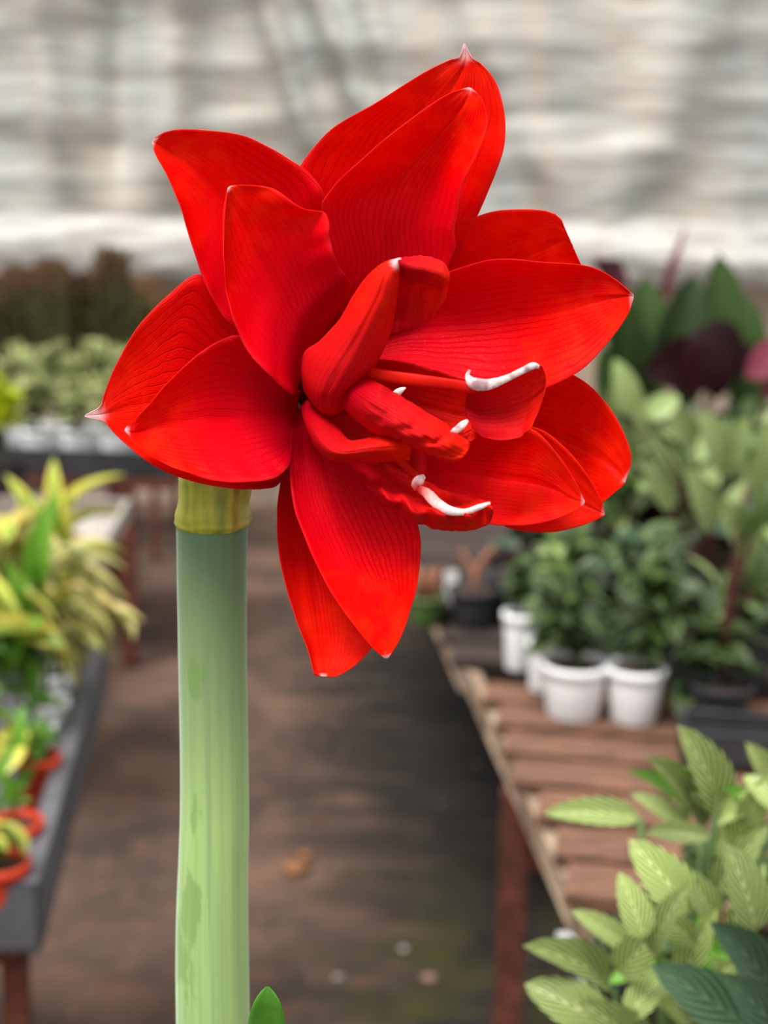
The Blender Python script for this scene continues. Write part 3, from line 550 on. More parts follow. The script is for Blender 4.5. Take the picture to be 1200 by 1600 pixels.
def tray(name, label, A, e, L, pn, W, z, hgt, mat, rim=.018, group=None):
    t = empty(name, Vector((A.x, A.y, z-hgt))); tag(t, label, 'tray', group); o0 = Vector((0, 0, 0)); up_ = Vector((0, 0, hgt))
    b = MB(); b.box(o0, e*L, pn*W, Vector((0, 0, .006))); b.build('tray_floor', mat, t)
    for (o, v, wv_) in ((o0, e*L, pn*.005), (o0 + pn*W, e*L, pn*-.005), (o0, pn*W, e*.005), (o0 + e*L, pn*W, e*-.005)):
        b = MB(); b.box(o, v, wv_, up_); b.build('tray_wall', mat, t)
    for (o, v, wv_) in ((o0, e*L, pn*rim), (o0 + pn*W, e*L, pn*-rim), (o0 + pn*rim, pn*(W-2*rim), e*rim), (o0 + e*L + pn*rim, pn*(W-2*rim), e*-rim)):
        b = MB(); b.box(o + up_, v, wv_, Vector((0, 0, .006)), .002); b.build('tray_rim', mat, t)
    return t
# ---------------- right slatted bench with its rusty frame
TZ = .78
E0 = onz(733, 1028, TZ); E1 = onz(906, 1400, TZ); ed = (E0-E1); Ln = ed.length; ed.normalize()
q0 = onz(840, 1142, TZ); q1 = onz(1055, 1159, TZ); pd = (q1-q0).normalized()
def slat_bench(name, label, A, e, L, p, width, z, mplank, legs, plank_w=.096, gap=.014, th=.02, group=None, leg_r=.016):
    t = empty(name, Vector((A.x, A.y, 0))); tag(t, label, 'bench', group); off = Vector((A.x, A.y, 0))
    perp = Vector((-p.y, p.x, 0)); step = plank_w + gap; k = abs(perp.dot(e)); n = int(L*k/step)
    r = random.Random(len(label))
    for i in range(n):
        s = (i*step)/k; o = A + e*s - off; o.z = z-th + r.uniform(-.002, .002)
        b = MB(); wv_ = perp*(plank_w-r.uniform(0, .006)); 
        b.box(o + p*(-.012 + r.uniform(-.008, .006)), p*(width+r.uniform(-.01, .01)), wv_ * (1 if perp.dot(e) > 0 else -1), Vector((0, 0, th)), .003)
        b.build('plank', mplank, t)
    b = MB(); b.box(A + e*(-.0) - off + p*.0 + Vector((0, 0, -th-.052)), e*L, p*.022, Vector((0, 0, .05)), .003); b.build('side_rail', m_edge, t)
    b = MB(); b.box(A - off + p*(width-.06) + Vector((0, 0, -th-.052)), e*L, p*.022, Vector((0, 0, .05)), .003); b.build('side_rail', m_edge, t)
    for (s, w_) in legs:
        c = A + e*s + p*w_ - off; b = MB(); b.box(Vector((c.x-leg_r, c.y-leg_r, 0)), Vector((2*leg_r, 0, 0)), Vector((0, 2*leg_r, 0)), Vector((0, 0, z-th-.052)), .002); b.build('leg', m_rust, t)
    for s in sorted(set(l[0] for l in legs)):
        ws = [l[1] for l in legs if l[0] == s]
        c = A + e*s + p*min(ws) - off; b = MB(); b.box(Vector((c.x, c.y-.01, z-.20)), p*(max(ws)-min(ws)), Vector((0, .02, 0)), Vector((0, 0, .026)), .002); b.build('cross_brace', m_rust, t)
    return t
lg = onz(800, 1165, TZ); s1 = (lg-E1).dot(ed)
bench = slat_bench('slatted_bench', 'weathered wooden slatted bench with rusty steel legs, under the white pots', E1, ed, Ln, pd, 1.15, TZ, m_wood, [(s1, .012), (s1, 1.0), (.06, .16), (.06, 1.0)], leg_r=.021)
# far right bench, dark, behind
A2 = Vector((.16, 2.72, TZ-.10)); e2 = Vector((-.10, 1, 0)).normalized(); p2 = Vector((1, -.12, 0)).normalized()
m_dwood = noisy('dark wet wood', lin(70, 56, 50), lin(42, 36, 34), 10, .8, .4, stretch=(1, 8, 8))
slat_bench('slatted_bench', 'dark wooden slatted bench behind the weathered one, crowded with plants', A2, e2, 2.3, p2, 1.9, TZ-.10, m_dwood, [(.1, .42), (.1, 1.7), (2.1, .3), (2.1, 1.7)], plank_w=.12)

def at_pot(cx, by, z): return onz(cx, by, z)
def potted(name, label, cx, by, hw, ty, z, matp, cat='plant', group=None):
    """thing whose pot stands on height z with its foot at the given point; radius and height in metres from its distance"""
    B = onz(cx, by, z); d = (B-CAM).dot(FW); r = hw*d/F; B = B + Vector((0, r*.7, 0)); h = ony(cx, ty, B.y).z - z
    t = empty(name, B); tag(t, label, cat, group); pot(t, r, h, matp); return t, r, h
WP = 'white pots standing on the slatted bench'
# the two front pots and the two behind them
t, r, h = potted('potted_plant', 'dark green leafy plant in the larger front white pot on the wooden slats', 899, 1130, 52, 1034, TZ, m_pots, group=WP)
c = t.location + Vector((-.01, .01, h + .088)); bush(t, c, .09, .115, 64, [L_dark, L_mid, L_dark], .075, .030, 3, low=-.8, stemmat=m_stemg, base=t.location+Vector((0, 0, h*.9)), ns=5)
t, r, h = potted('potted_plant', 'dark green leafy plant in the right front white pot, plain straight sided', 995, 1136, 46, 1040, TZ, m_pots, group=WP)
c = t.location + Vector((.03, .01, h + .088)); bush(t, c, .095, .12, 60, [L_dark, L_dark, L_mid], .075, .032, 4, low=-.8, stemmat=m_stemg, base=t.location+Vector((0, 0, h*.9)), ns=5)
t, r, h = potted('potted_plant', 'small plant in the tall narrow white pot nearest the left bench edge', 812, 1050, 27, 956, TZ, m_pots, group=WP)
c = t.location + Vector((0, .01, h + .055)); bush(t, c, .045, .07, 28, [L_mid, L_dark], .055, .024, 5, low=-.7, stemmat=m_stemg, base=t.location+Vector((0, 0, h*.9)), ns=4)
t, r, h = potted('potted_plant', 'small plant in the narrow white pot between the leftmost and the large one', 848, 1083, 25, 1000, TZ, m_pots, group=WP)
c = t.location + Vector((.01, .01, h + .07)); bush(t, c, .055, .085, 30, [L_mid, L_dark], .06, .026, 6, low=-.8, stemmat=m_stemg, base=t.location+Vector((0, 0, h*.9)), ns=4)
tq = onz(1066, 1150, TZ+.045); tray('nursery_tray', 'low black tray on the slats right of the white pots', Vector((tq.x, tq.y, 0)) , pd, .45, Vector((-pd.y, pd.x, 0)), .10, TZ+.047, .045, m_black, rim=.008)
# crowded foliage on the right: one thing per plant
DG = 'leafy plants crowded in black pots on the right benches'
def bigplant(label, x, y, z, r, h, cz, R_, Rz, n, me, ln, wd, seed, sm=m_stemg, low=-.7, name='potted_plant', stem_r=.004, ns=5, group=None, droop=.2):
    t = empty(name, (x, y, z)); tag(t, label, 'plant', group); pot(t, r, h, m_black)
    bush(t, Vector((x, y, cz)), R_, Rz, n, me, ln, wd, seed, low=low, stemmat=sm, base=Vector((x, y, z+h*.9)), stem_r=stem_r, ns=ns, droop=droop); return t
Q = lambda px, py, y: ony(px, py, y)
p = Q(1110, 1010, 2.15); bigplant('dark small leaved plant just right of the white pots', p.x, p.y, TZ, .055, .09, p.z+.02, .12, .16, 46, [L_dark, L_dark, L_deep, L_cala2], .105, .045, 11, group=DG)
p = Q(1010, 900, 2.42); bigplant('bushy dark plant behind the front white pots', p.x, p.y, TZ, .055, .09, p.z, .15, .16, 50, [L_dark, L_deep, L_dark], .12, .048, 12, group=DG)
p = Q(890, 880, 2.80); bigplant('grey green plant below the lower right petals', p.x, p.y, TZ-.10, .06, .10, p.z, .13, .13, 44, [L_dark, L_mid, L_cala2], .12, .046, 13, group=DG)
p = Q(1170, 880, 2.35); bigplant('tall plant with dark red stems at the right edge of the photo', p.x, p.y, TZ, .06, .10, p.z, .13, .22, 40, [L_deep, L_dark, L_cala2], .14, .05, 14, sm=m_stemr, stem_r=.007, group=DG)
p = Q(1060, 700, 2.62); bigplant('pale silver striped plant under the dark purple leaves', p.x, p.y, TZ, .07, .11, p.z, .15, .12, 44, [L_cala2, L_cala2, L_mid], .13, .052, 15, sm=m_stemr, stem_r=.006, low=-.9, group=DG)
p = Q(1190, 700, 2.75); bigplant('striped plant at the right edge beside the purple leaves', p.x, p.y, TZ-.10, .07, .11, p.z, .14, .16, 40, [L_cala2, L_mid, L_dark], .14, .055, 16, sm=m_stemr, stem_r=.006, low=-.9, group=DG)
p = Q(960, 700, 3.0); bigplant('green plant just behind the lower right petal tips', p.x, p.y, TZ-.10, .07, .11, p.z, .17, .20, 56, [L_mid, L_up, L_cala], .15, .055, 17, sm=m_stemr, stem_r=.006, low=-1, group=DG)
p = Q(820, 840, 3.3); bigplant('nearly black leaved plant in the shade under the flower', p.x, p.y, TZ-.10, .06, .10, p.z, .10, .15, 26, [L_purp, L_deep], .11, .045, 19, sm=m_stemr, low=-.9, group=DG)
for i_, (px, py, y_, lab) in enumerate(((1000, 800, 3.5, 'filler plant with dark leaves standing in for shade, farthest back, left of the red stems'), (1130, 760, 3.55, 'filler plant with dark leaves standing in for shade, farthest back, behind the silver leaves'), (1240, 800, 3.3, 'filler plant with dark leaves standing in for shade, farthest back, cut by the right edge'), (880, 930, 3.3, 'filler plant with dark leaves standing in for shade, at the back above the tall narrow pot'))):
    p = Q(px, py, y_); bigplant(lab, p.x, p.y, TZ-.10, .07, .11, p.z, .24, .34 if px > 900 else .16, 90, [L_deep, L_dark, L_purp] if i_ != 1 else [L_deep, L_dark], .17, .07, 120+i_, sm=m_stemr, low=-1, group=DG)  # added filler plants; dark leaf colours stand in for shade between the leaves
m_tagw = noisy('white plant label', lin(236, 236, 238), lin(222, 222, 226), 5, .5)
def plabel(nm, lab, pos, hgt, wd, tilt, top=True):
    t = empty(nm, pos); tag(t, lab, 'tag'); b = MB(); ww = wd/2
    out = [(-ww*.3, 0), (ww*.3, 0), (ww, hgt*.45), (ww, hgt*.92), (ww*.7, hgt), (-ww*.7, hgt), (-ww, hgt*.92), (-ww, hgt*.45)]
    n = len(out); b.v = [Vector((x + tilt*z, -.0008, z)) for x, z in out] + [Vector((x + tilt*z, .0008, z)) for x, z in out]
    b.f = [tuple(range(n)), tuple(n+i for i in reversed(range(n)))] + [(i, n+i, n+(i+1) % n, (i+1) % n) for i in range(n)]
    b.build('label_blade', m_tagw, t); return t
# upright leaves, explicit
def leafset(t, lst, y, me, nrm=Vector((0, -1, .35)), dy=.05, seed=0, petiole=None, base=None):
    r = random.Random(seed)
    for (tx, ty, bx, by, wpx) in lst:
        yy = y + r.uniform(-dy, dy); B = Q(tx, ty, yy); A = Q(bx, by, yy + r.uniform(-.02, .04)); d = (A-CAM).dot(FW)
        n = nrm + Vector((r.uniform(-.25, .25), 0, r.uniform(-.2, .2)))
        leaf(me, A, B, wpx*d/F, n, t)
        if petiole and base is not None: stems(t, base, [A], .003, petiole, 'petiole')
def potbase(label, px, y, z, r=.07, h=.11, cat='plant', group=DG, name='potted_plant', mat=None):
    x = (px-600)/F*y; t = empty(name, (x, y, z)); tag(t, label, cat, group); pot(t, r, h, mat or m_black); return t
t = potbase('plant with tall upright smooth green leaves against the pale sheet', 1080, 3.2, TZ-.10)
leafset(t, [(1122, 394, 1112, 610, 78), (1008, 430, 1000, 640, 84), (1085, 428, 1030, 600, 76), (1168, 462, 1155, 640, 66), (960, 460, 985, 650, 76), (1050, 470, 1070, 640, 60), (940, 540, 985, 690, 60), (1195, 520, 1170, 650, 50)], 3.2, L_up, seed=1, petiole=m_stemg, base=Vector((t.location.x, 3.2, TZ)))
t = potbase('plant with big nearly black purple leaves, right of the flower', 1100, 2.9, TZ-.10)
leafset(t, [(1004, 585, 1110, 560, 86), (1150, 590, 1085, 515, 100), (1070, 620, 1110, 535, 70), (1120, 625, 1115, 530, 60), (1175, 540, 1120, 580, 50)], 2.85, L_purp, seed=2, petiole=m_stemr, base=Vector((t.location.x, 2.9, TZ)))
t = potbase('maroon leaved plant cut by the right edge of the photo', 1230, 2.9, TZ-.10)
leafset(t, [(1165, 590, 1235, 540, 60), (1185, 540, 1240, 600, 50), (1190, 620, 1250, 560, 50)], 2.9, L_mar, seed=3, petiole=m_stemr, base=Vector((t.location.x, 2.9, TZ)))
t = potbase('plant with one thin reddish spike rising in front of the sheet', 1030, 3.6, TZ-.10)
leafset(t, [(1072, 352, 1032, 470, 16), (1050, 395, 1030, 480, 14), (925, 400, 975, 450, 40)], 3.6, L_spike, seed=4, petiole=m_stemr, base=Vector((t.location.x, 3.6, TZ)))
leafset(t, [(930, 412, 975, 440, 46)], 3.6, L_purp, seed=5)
t = potbase('plant of bare dark red canes rising through the foliage at the right', 1160, 2.10, TZ, r=.05, h=.08)
stems(t, t.location + Vector((0, 0, .07)), [Q(1176, 830, 2.1), Q(1190, 900, 2.12), Q(1168, 760, 2.14)], .007, m_stemr, 'cane')
leafset(t, [(1150, 780, 1168, 850, 30), (1200, 850, 1180, 930, 34), (1185, 760, 1172, 840, 30)], 2.1, L_mid, seed=44)
# silver leaves in front, explicit
t = potbase('striped plant with pale pointed leaves at the right edge', 1130, 2.28, TZ)
leafset(t, [(1030, 625, 1085, 700, 50), (1092, 640, 1130, 730, 56), (1170, 650, 1130, 740, 50), (1010, 680, 1060, 760, 44), (1070, 730, 1110, 830, 50), (1110, 770, 1165, 870, 46), (1195, 660, 1180, 760, 46), (1062, 620, 1010, 650, 40), (1190, 790, 1160, 900, 40), (1140, 700, 1190, 800, 46), (980, 610, 1010, 700, 50), (960, 560, 985, 650, 46), (1000, 720, 1050, 800, 44), (940, 640, 990, 730, 44), ], 2.22, L_cala2, Vector((0, -.8, .6)), seed=6, petiole=m_stemr, base=Vector((t.location.x, 2.28, TZ+.09)))
# small things on the dark bench under the flower
t = empty('potted_plant', Q(664, 985, 2.95)); t.location.z = TZ-.10; tag(t, 'squat dull green pot with tan cuttings beside the lower petal', 'plant')
pot(t, .040, .065, noisy('dull green plastic', lin(86, 112, 60), lin(70, 94, 48), 6, .5))
m_tan = noisy('tan cutting', lin(170, 112, 84), lin(140, 88, 64), 8, .7)
for dx in (-.012, .003, .014):
    b = MB(); b.tube([Vector((dx, 0, .058)), Vector((dx*1.4, 0, .10)), Vector((dx*1.7, -.004, .125))], [.007, .008, .005], 10); b.build('stem', m_tan, t, smooth=True)
for (px, lab, rr, hh, yy) in ((748, 'low black pot with rust coloured twigs behind the bench end', .055, .085, 2.95), (806, 'black pot in deep shade right of the low twiggy one', .05, .10, 3.0), (700, 'wide shallow black pot left of the twiggy one, holding a white label', .045, .04, 3.0)):
    x = (px-600)/F*yy; t = empty('potted_plant', (x, yy, TZ-.10)); tag(t, lab, 'plant'); pot(t, rr, hh, m_black)
    if px == 700: plabel('plant_label', 'white plastic label standing in the shallow black pot', Vector((x+.014, yy-.01, TZ-.10+hh*.9)), .075, .026, .0)
    mm = m_tan if px == 748 else m_stemr
    stems(t, Vector((x, yy, TZ-.10+hh*.9)), [Vector((x+dx, yy+.01, TZ-.10+hh+.05+abs(dx))) for dx in (-.03, .0, .024, .04)], .006 if px == 748 else .003, mm)
# ---------------- foreground right: bright striped plant (two pots) on a low near bench
NB = Vector((.135, .62, .72)); 
slat_bench('slatted_bench', 'near wooden bench hidden below the bright striped leaves, lower right', Vector((.125, .42, .74)), Vector((-.02, 1, 0)).normalized(), .72, Vector((1, -.05, 0)).normalized(), .75, .74, m_wood, [(.05, .06), (.05, .65), (.55, .06), (.55, .65)])
t1 = potbase('bright lime striped plant filling the lower right corner', 1090, .74, .74, .055, .11, group=None)
t2 = potbase('upper lime striped plant overlapping the slatted bench', 1130, .84, .74, .06, .10, group=None)
t3 = potbase('plant with dark blue green striped leaves in the lower right corner', 1215, .62, .74, .06, .10, group=None)
up = [(1058, 1133, 1121, 1262, 72), (1008, 1179, 1096, 1300, 46), (850, 1271, 1000, 1278, 46), (1060, 1196, 1117, 1270, 40), (1162, 1212, 1215, 1265, 42), (1165, 1160, 1205, 1215, 40), (985, 1240, 1080, 1300, 34), (1120, 1290, 1220, 1240, 40), (1190, 1230, 1150, 1330, 50), (1010, 1300, 1110, 1310, 36), (1100, 1205, 1150, 1300, 44), (1180, 1290, 1110, 1330, 46), (1205, 1205, 1160, 1290, 44)]
lo = [(983, 1312, 1078, 1425, 76), (967, 1363, 1006, 1465, 52), (892, 1423, 985, 1482, 40), (817, 1478, 952, 1540, 66), (820, 1538, 955, 1610, 80), (1133, 1318, 1180, 1455, 74), (1104, 1496, 1178, 1575, 46), (1017, 1558, 1080, 1605, 44), (1060, 1430, 968, 1520, 56), (900, 1560, 1000, 1640, 70), (1080, 1380, 1020, 1490, 46), (1195, 1350, 1150, 1470, 50), (960, 1500, 1050, 1560, 44), (1120, 1420, 1060, 1540, 50), (1190, 1540, 1130, 1600, 60), (930, 1600, 1030, 1650, 60), (1200, 1290, 1120, 1390, 50), (1060, 1350, 1120, 1440, 46), (1000, 1420, 1090, 1470, 44), (1150, 1500, 1080, 1570, 50), (1040, 1520, 980, 1590, 50)]
def cl_plant(t, lst, y, me, seed, crown):
    leafset(t, lst, y, me, Vector((-.15, -.75, .75)), dy=.03, seed=seed); b0 = t.location + Vector((0, 0, .10)); 
    stems(t, b0, [Q(cx, cy, y+.03) for cx, cy in crown], .004, m_stemg, 'petiole')
cl_plant(t2, up, .84, L_cala, 21, [(1100, 1300), (1120, 1265), (1140, 1330), (1000, 1280)])
cl_plant(t1, lo, .74, L_cala, 22, [(1000, 1470), (1080, 1430), (960, 1545), (1060, 1540), (1170, 1460)])
cl_plant(t3, [(1108, 1440, 1215, 1570, 92), (1017, 1508, 1175, 1610, 92), (1130, 1520, 1240, 1640, 80)], .68, L_deep, 23, [(1175, 1600), (1210, 1570)])
leafset(t2, [(977, 1204, 1075, 1296, 50), (1030, 1180, 1100, 1290, 36), (1120, 1225, 1180, 1300, 46)], .865, L_grn, Vector((0, -.6, .8)), seed=24)
bush(t2, Q(1150, 1330, .92), .065, .045, 16, L_mid, .06, .023, 25)
bush(t1, Q(1090, 1500, .81), .06, .05, 24, [L_grn, L_mid], .055, .022, 26)
# black pot with white label at the near end of the slats
x_ = onz(886, 1440, .74); t = empty('potted_plant', (x_.x, 1.30, .74)); tag(t, 'small black pot half hidden by striped leaves at the bench end', 'plant'); pot(t, .036, .10, m_black)
bush(t, Vector((x_.x+.01, 1.30, .87)), .03, .03, 8, L_dark, .05, .02, 27)
plabel('plant_label', 'white plastic label leaning out over the small black pot', Vector((x_.x-.022, 1.27, .74+.095)), .052, .018, -.45)

# ---------------- left: near tray with pots and variegated plants
LZ = .80
a = onz(166, 1008, LZ); bq = onz(60, 1385, LZ); le = (a-bq); LL = le.length; le.normalize(); lpn = Vector((-le.y, le.x, 0))
tray('seedling_tray', 'long dark grey tray of white and orange pots at the left edge', bq, le, LL, lpn, .55, LZ, .085, m_tray, rim=.028)
def frame_table(name, label, A, e, L, pn, W, z, lr=.014, legs=None, cat='table', mt=None, inset=.0):
    t = empty(name, Vector((A.x, A.y, 0))); tag(t, label, cat)
    for o, v, wv_ in ((0*e, e*L, pn*.03), (pn*(W-.03), e*L, pn*.03), (pn*.03, pn*(W-.06), e*.03), (e*(L-.03)+pn*.03, pn*(W-.06), e*.03)):
        b = MB(); b.box(o + Vector((0, 0, z-.03)), v, wv_, Vector((0, 0, .03)), .002); b.build('frame_rail', mt or m_rust, t)
    k = int(L/.12)
    for i in range(1, k):
        b = MB(); b.box(e*(L*i/k) + pn*.03 + Vector((0, 0, z-.016)), pn*(W-.06), e*.05, Vector((0, 0, .016)), .002); b.build('slat', m_dwood, t)
    for s, w_ in (legs or ((.04, .04), (L-.04, .04), (.04, W-.04), (L-.04, W-.04))):
        c = e*s + pn*w_; b = MB(); b.box(Vector((c.x-lr, c.y-lr, 0)), Vector((2*lr, 0, 0)), Vector((0, 2*lr, 0)), Vector((0, 0, z-.03)), .002); b.build('leg', m_rust, t)
    return t
frame_table('plant_table', 'rusty steel table carrying the long grey tray at the left', bq + lpn*.02 + le*.03, le, LL-.05, lpn, .52, LZ-.085-.001, legs=((.03, .02), (.03, .48), (LL-.12, .30), (LL-.12, .48)))
PZ = LZ-.085+.007
lw_group = 'small white and orange pots inside the long grey tray'
def lpot(lab, cx, ty, hw, mat, hgt=.098):
    B = onz(cx, ty, PZ+hgt); d = (B-CAM).dot(FW); t = empty('potted_plant', (B.x, B.y, PZ)); tag(t, lab, 'plant', lw_group); pot(t, hw*d/F, hgt, mat); return t
tA = lpot('yellow edged dracaena in the farthest white pot of the grey tray', 84, 1048, 34, m_pots)
tB = lpot('cream edged arching plant in the middle white pot of the grey tray', 72, 1092, 34, m_pots)
tC = lpot('green leaved plant in the nearest white pot of the grey tray', 52, 1128, 34, m_pots)
tD = lpot('small plant in the farthest orange pot of the grey tray', 58, 1180, 34, m_orange)
tE = lpot('green leaved plant in the middle orange pot of the grey tray', 24, 1282, 40, m_orange)
tF = lpot('plant in the nearest orange pot of the grey tray', 2, 1345, 42, m_orange)
NV = Vector((0, -.45, .9))
def strap(t, lst, y, me, seed, crown=None, dy=.06):
    leafset(t, lst, y, me, NV, dy=dy, seed=seed)
    if crown: stems(t, t.location + Vector((0, 0, .09)), [Q(cx, cy, y) for cx, cy in crown], .005, m_stemg)
strap(tA, [(84, 716, 100, 850, 34), (196, 742, 92, 850, 26), (196, 800, 95, 862, 26), (8, 742, 60, 860, 30), (125, 755, 90, 840, 30), (40, 770, 85, 870, 30), (150, 860, 80, 880, 24), (20, 830, 70, 900, 30), (0, 800, 60, 890, 28)], 2.28, L_yel, 31, [(95, 850), (75, 880)])
strap(tB, [(198, 890, 100, 900, 24), (200, 940, 105, 915, 24), (190, 980, 105, 930, 24), (170, 1010, 100, 940, 24), (150, 870, 80, 890, 24), (140, 1040, 95, 950, 22), (180, 850, 95, 890, 24), (60, 850, 90, 920, 24), (120, 990, 80, 930, 24), (160, 960, 90, 920, 24), (60, 1000, 80, 920, 24), (185, 915, 85, 905, 22), (120, 1075, 85, 960, 22), (110, 850, 75, 900, 24), (30, 930, 80, 930, 22), (170, 925, 70, 900, 22)], 2.12, L_crm, 32, [(90, 910), (100, 930)])
strap(tC, [(108, 1114, -10, 1078, 24), (10, 870, 30, 1040, 40), (52, 900, 25, 1030, 36), (-5, 940, 15, 1060, 40), (70, 960, 20, 1050, 34), (30, 1000, 10, 1110, 36), (85, 770, 60, 930, 44), (-10, 860, 0, 1000, 40), (90, 850, 40, 980, 36)], 1.98, L_grn, 33, [(25, 1040), (15, 1080)])
strap(tD, [(75, 1150, 45, 1190, 24), (20, 1120, 40, 1200, 26), (60, 1190, 30, 1240, 24), (5, 1130, 30, 1190, 26), (40, 1100, 35, 1180, 24)], 1.85, L_grn, 34)
strap(tE, [(45, 1225, 0, 1290, 44), (-10, 1200, 10, 1280, 40), (28, 1170, 0, 1270, 30), (50, 1250, 10, 1270, 24)], 1.68, L_grn, 35)
bush(tD, tD.location + Vector((0, 0, .13)), .04, .04, 12, L_grn, .06, .02, 101)
bush(tF, tF.location + Vector((-.01, 0, .13)), .045, .04, 14, [L_grn, L_yel], .07, .022, 102)
strap(tF, [(-20, 1280, 0, 1350, 40), (20, 1320, -10, 1360, 24)], 1.6, L_grn, 36)
bush(tE, Q(-10, 1150, 1.8), .06, .09, 16, [L_grn, L_yel], .10, .03, 37)
bush(tC, Q(-10, 1000, 2.1), .07, .12, 20, [L_grn, L_yel], .12, .03, 38)
bush(tA, Q(10, 870, 2.35), .08, .10, 22, [L_yel, L_yel, L_grn], .12, .026, 39, droop=.4)
for (T_, px, py, y_, n_, me_, ln_, wd_, R1, R2, sd_) in ((tA, 60, 850, 2.32, 30, [L_yel, L_yel, L_grn], .19, .034, .10, .13, 91), (tB, 120, 930, 2.15, 44, [L_crm, L_crm, L_yel], .14, .026, .075, .09, 92), (tC, 20, 960, 2.0, 30, [L_grn, L_yel], .17, .034, .08, .12, 93), (tB, 30, 820, 2.2, 26, [L_crm, L_yel], .15, .028, .08, .08, 94)):
    bush(T_, Q(px, py, y_), R1, R2, n_, me_, ln_, wd_, sd_, low=-.6, droop=.5)
# second, pale tray on a table farther along
a = onz(205, 782, .74); b2 = onz(146, 880, .74); e3 = (a-b2).normalized(); pn3 = Vector((-e3.y, e3.x, 0))
m_palet = noisy('pale grey plastic', lin(176, 168, 160), lin(150, 142, 136), 8, .6)
tray('seedling_tray', 'pale grey tray half hidden behind the yellow striped leaves', b2, e3, (a-b2).length, pn3, .5, .74, .05, m_palet)
frame_table('plant_table', 'rusty table carrying the pale grey tray behind the yellow striped leaves', b2 + pn3*.02 + e3*.03, e3, (a-b2).length-.06, pn3, .46, .689, legs=((.05, .30), (.5, .30), (.05, .42), (.5, .42)))
# far left table: black tray of white pots
FZ = .66
f0 = onz(-60, 740, FZ); f1 = onz(272, 752, FZ); fe = (f1-f0); FLn = fe.length; fe.normalize(); fpn = Vector((-fe.y, fe.x, 0))
frame_table('plant_table', 'far left table on rusty legs below the row of white pots', f0, fe, FLn, fpn, .8, FZ, lr=.026, legs=((.10, .04), (FLn-.17, .03), (.1, .76), (FLn-.42, .76)))
tray('seedling_tray', 'black tray holding the row of white pots on the far left table', f0 + fpn*.02 + Vector((0, 0, 0)), fe, FLn-.02, fpn, .6, FZ+.085, .083, m_black, rim=.012)
for i, (px, lab) in enumerate(((48, 'first white pot from the left on the far black tray, green white bush'), (110, 'second white pot from the left on the far black tray, green white bush'), (172, 'third white pot from the left on the far black tray, green white bush'), (236, 'white pot on the far black tray just behind the left petal tips'))):
    y = f0.y + .13; x = (px-600)/F*y*1.0; t = empty('potted_plant', (x, y, FZ+.01)); tag(t, lab, 'plant', 'white potted bushes on the far black tray'); pot(t, .056, .125, m_pots)
    bush(t, Vector((x, y+.0, FZ+.235)), .10, .125, 90, L_var, .085, .034, 50+i, low=-.7, stemmat=m_stemg, base=Vector((x, y, FZ+.12)))
for i, (px, lab) in enumerate(((20, 'first green white bush of the back row on the far left table'), (80, 'second green white bush of the back row on the far left table'), (140, 'third green white bush of the back row on the far left table'), (200, 'fourth green white bush of the back row on the far left table'))):
    y = f0.y + .38; x = (px-600)/F*y; t = empty('potted_plant', (x, y, FZ+.01)); tag(t, lab, 'plant', 'green white bushes in the back row of the far left table'); pot(t, .056, .11, m_pots)
    bush(t, Vector((x, y+.02, FZ+.31)), .12, .13, 70, L_var, .09, .036, 60+i, low=-.5)
y = 4.22; x = (0-600)/F*y; t = empty('potted_plant', (x, y, .69)); tag(t, 'round lime yellow plant at the left edge of the photo', 'plant'); pot(t, .06, .1, m_black)
p = Q(0, 640, y); bush(t, p, .10, .13, 110, L_lime, .09, .028, 71, stemmat=m_stemg, base=Vector((x, y, .78)))
frame_table('plant_table', 'small rusty table under the lime yellow plant at the left edge', Vector((x-.35, y-.15, 0)), Vector((1, 0, 0)), .5, Vector((0, 1, 0)), .30, .69)
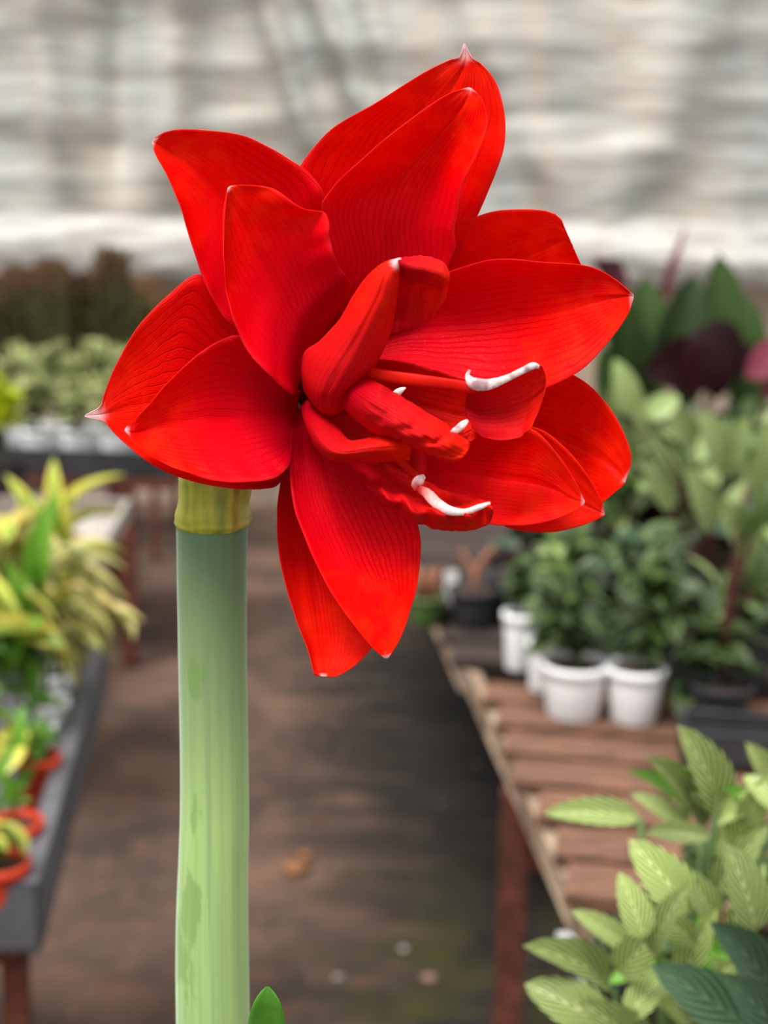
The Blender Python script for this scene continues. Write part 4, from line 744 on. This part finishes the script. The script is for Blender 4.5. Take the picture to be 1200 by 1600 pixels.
# brown red fine shrubs behind on their own table
ST = Vector((-2.2, 5.95, 0)); frame_table('plant_table', 'long table under the brown fine leaved shrubs, far left', ST, Vector((1, 0, 0)), 1.75, Vector((0, 1, 0)), .7, .72, legs=((.04, .04), (1.2, .04), (.04, .66), (1.2, .66)))
for i in range(7):
    rr = random.Random(80+i); y = 6.12 + .30*(i % 2); px = -18 + i*48; x = (px-600)/F*y
    lab = 'fine leaved ' + ('brown green' if i % 2 else 'reddish brown') + ' shrub, ' + ('first', 'second', 'third', 'fourth', 'fifth', 'sixth', 'seventh', 'eighth', 'ninth')[i] + ' from the left beyond the far left table'
    t = empty('fine_leaved_shrub', (x, y, .72)); tag(t, lab, 'shrub', 'brown fine leaved shrubs below the plastic sheet'); pot(t, .07, .12, m_black)
    topz = Q(px, (450, 430, 418, 440, 402, 446, 470)[i], y).z
    V = []; fs = []; uv = []
    for k in range(800):
        hh = rr.random(); z = .84 + (topz-.84)*hh; wdt = .10*(1 - .4*hh); x0 = max(-.07, min(.07, rr.gauss(0, 1)*wdt*.6)); y0 = max(-.08, min(.08, rr.gauss(0, 1)*wdt*.5))
        dx = rr.uniform(-.02, .02); dz = rr.uniform(.03, .06); ww = rr.uniform(.004, .009); j = len(V)
        V += [Vector((x0-ww, y0, z-.72)), Vector((x0+ww, y0+.003, z-.72)), Vector((x0+dx+ww*.4, y0+.006, z+dz-.72)), Vector((x0+dx-ww*.4, y0, z+dz-.72))]; fs.append((j, j+1, j+2, j+3)); uv += [(.2, 0), (.8, 0), (.8, 1), (.2, 1)]
    me = mesh('foliage', V, fs, M_brn, False, uv); me.materials.append(M_redt)
    for pl in me.polygons:
        if V[pl.vertices[0]].z + .72 > .84 + (topz-.84)*(.62 + .3*rr.random()): pl.material_index = 1
    o = link('foliage', me, t); o['kind'] = 'stuff'
    for s in range(5):
        b = MB(); b.tube([Vector((0, 0, .1)), Vector((rr.uniform(-.04, .04), 0, .25)), Vector((rr.uniform(-.07, .07), 0, topz-.76))], [.005, .004, .002], 5); b.build('stem', m_stemr, t)
# small litter on the floor
for (px, py, lab, cl, r_) in ((88, 1276, 'white scrap of paper on the soil beside the grey tray', lin(214, 210, 208), .012), (462, 1362, 'orange brown bark chip on the aisle floor', lin(134, 92, 62), .034), (478, 1340, 'smaller orange brown bark chip just beyond the first', lin(130, 88, 60), .02), (528, 1530, 'pale round pebble on the near aisle floor', lin(150, 142, 136), .010), (630, 1486, 'grey white pebble on the mossy floor near the bench leg', lin(150, 146, 140), .010), (672, 1532, 'pinkish stone on the mossy floor, right of the pebbles', lin(136, 104, 90), .016), (494, 1286, 'dark brown clod on the aisle floor', lin(84, 62, 54), .016)):
    c_ = onz(px, py, 0.0); b = MB(); b.lathe(Vector((0, 0, 0)), [(r_*.75, 0), (r_, r_*.2), (r_*.8, r_*.42), (.0001, r_*.5)], 9)
    rr = random.Random(px)
    b.v = [v + Vector((v.x*rr.uniform(-.3, .5), v.y*rr.uniform(-.3, .3), 0)) for v in b.v]
    nm = 'paper_scrap' if 'paper' in lab else 'bark_chip' if 'bark' in lab else 'soil_clod' if 'clod' in lab else 'pebble'
    o = b.build(nm, noisy(lab, cl, tuple(q*.8 for q in cl[:3])+(1,), 40, .8, .3), smooth=True, loc=c_ + Vector((0, 0, .003))); tag(o, lab, 'litter' if nm != 'pebble' else 'stone')
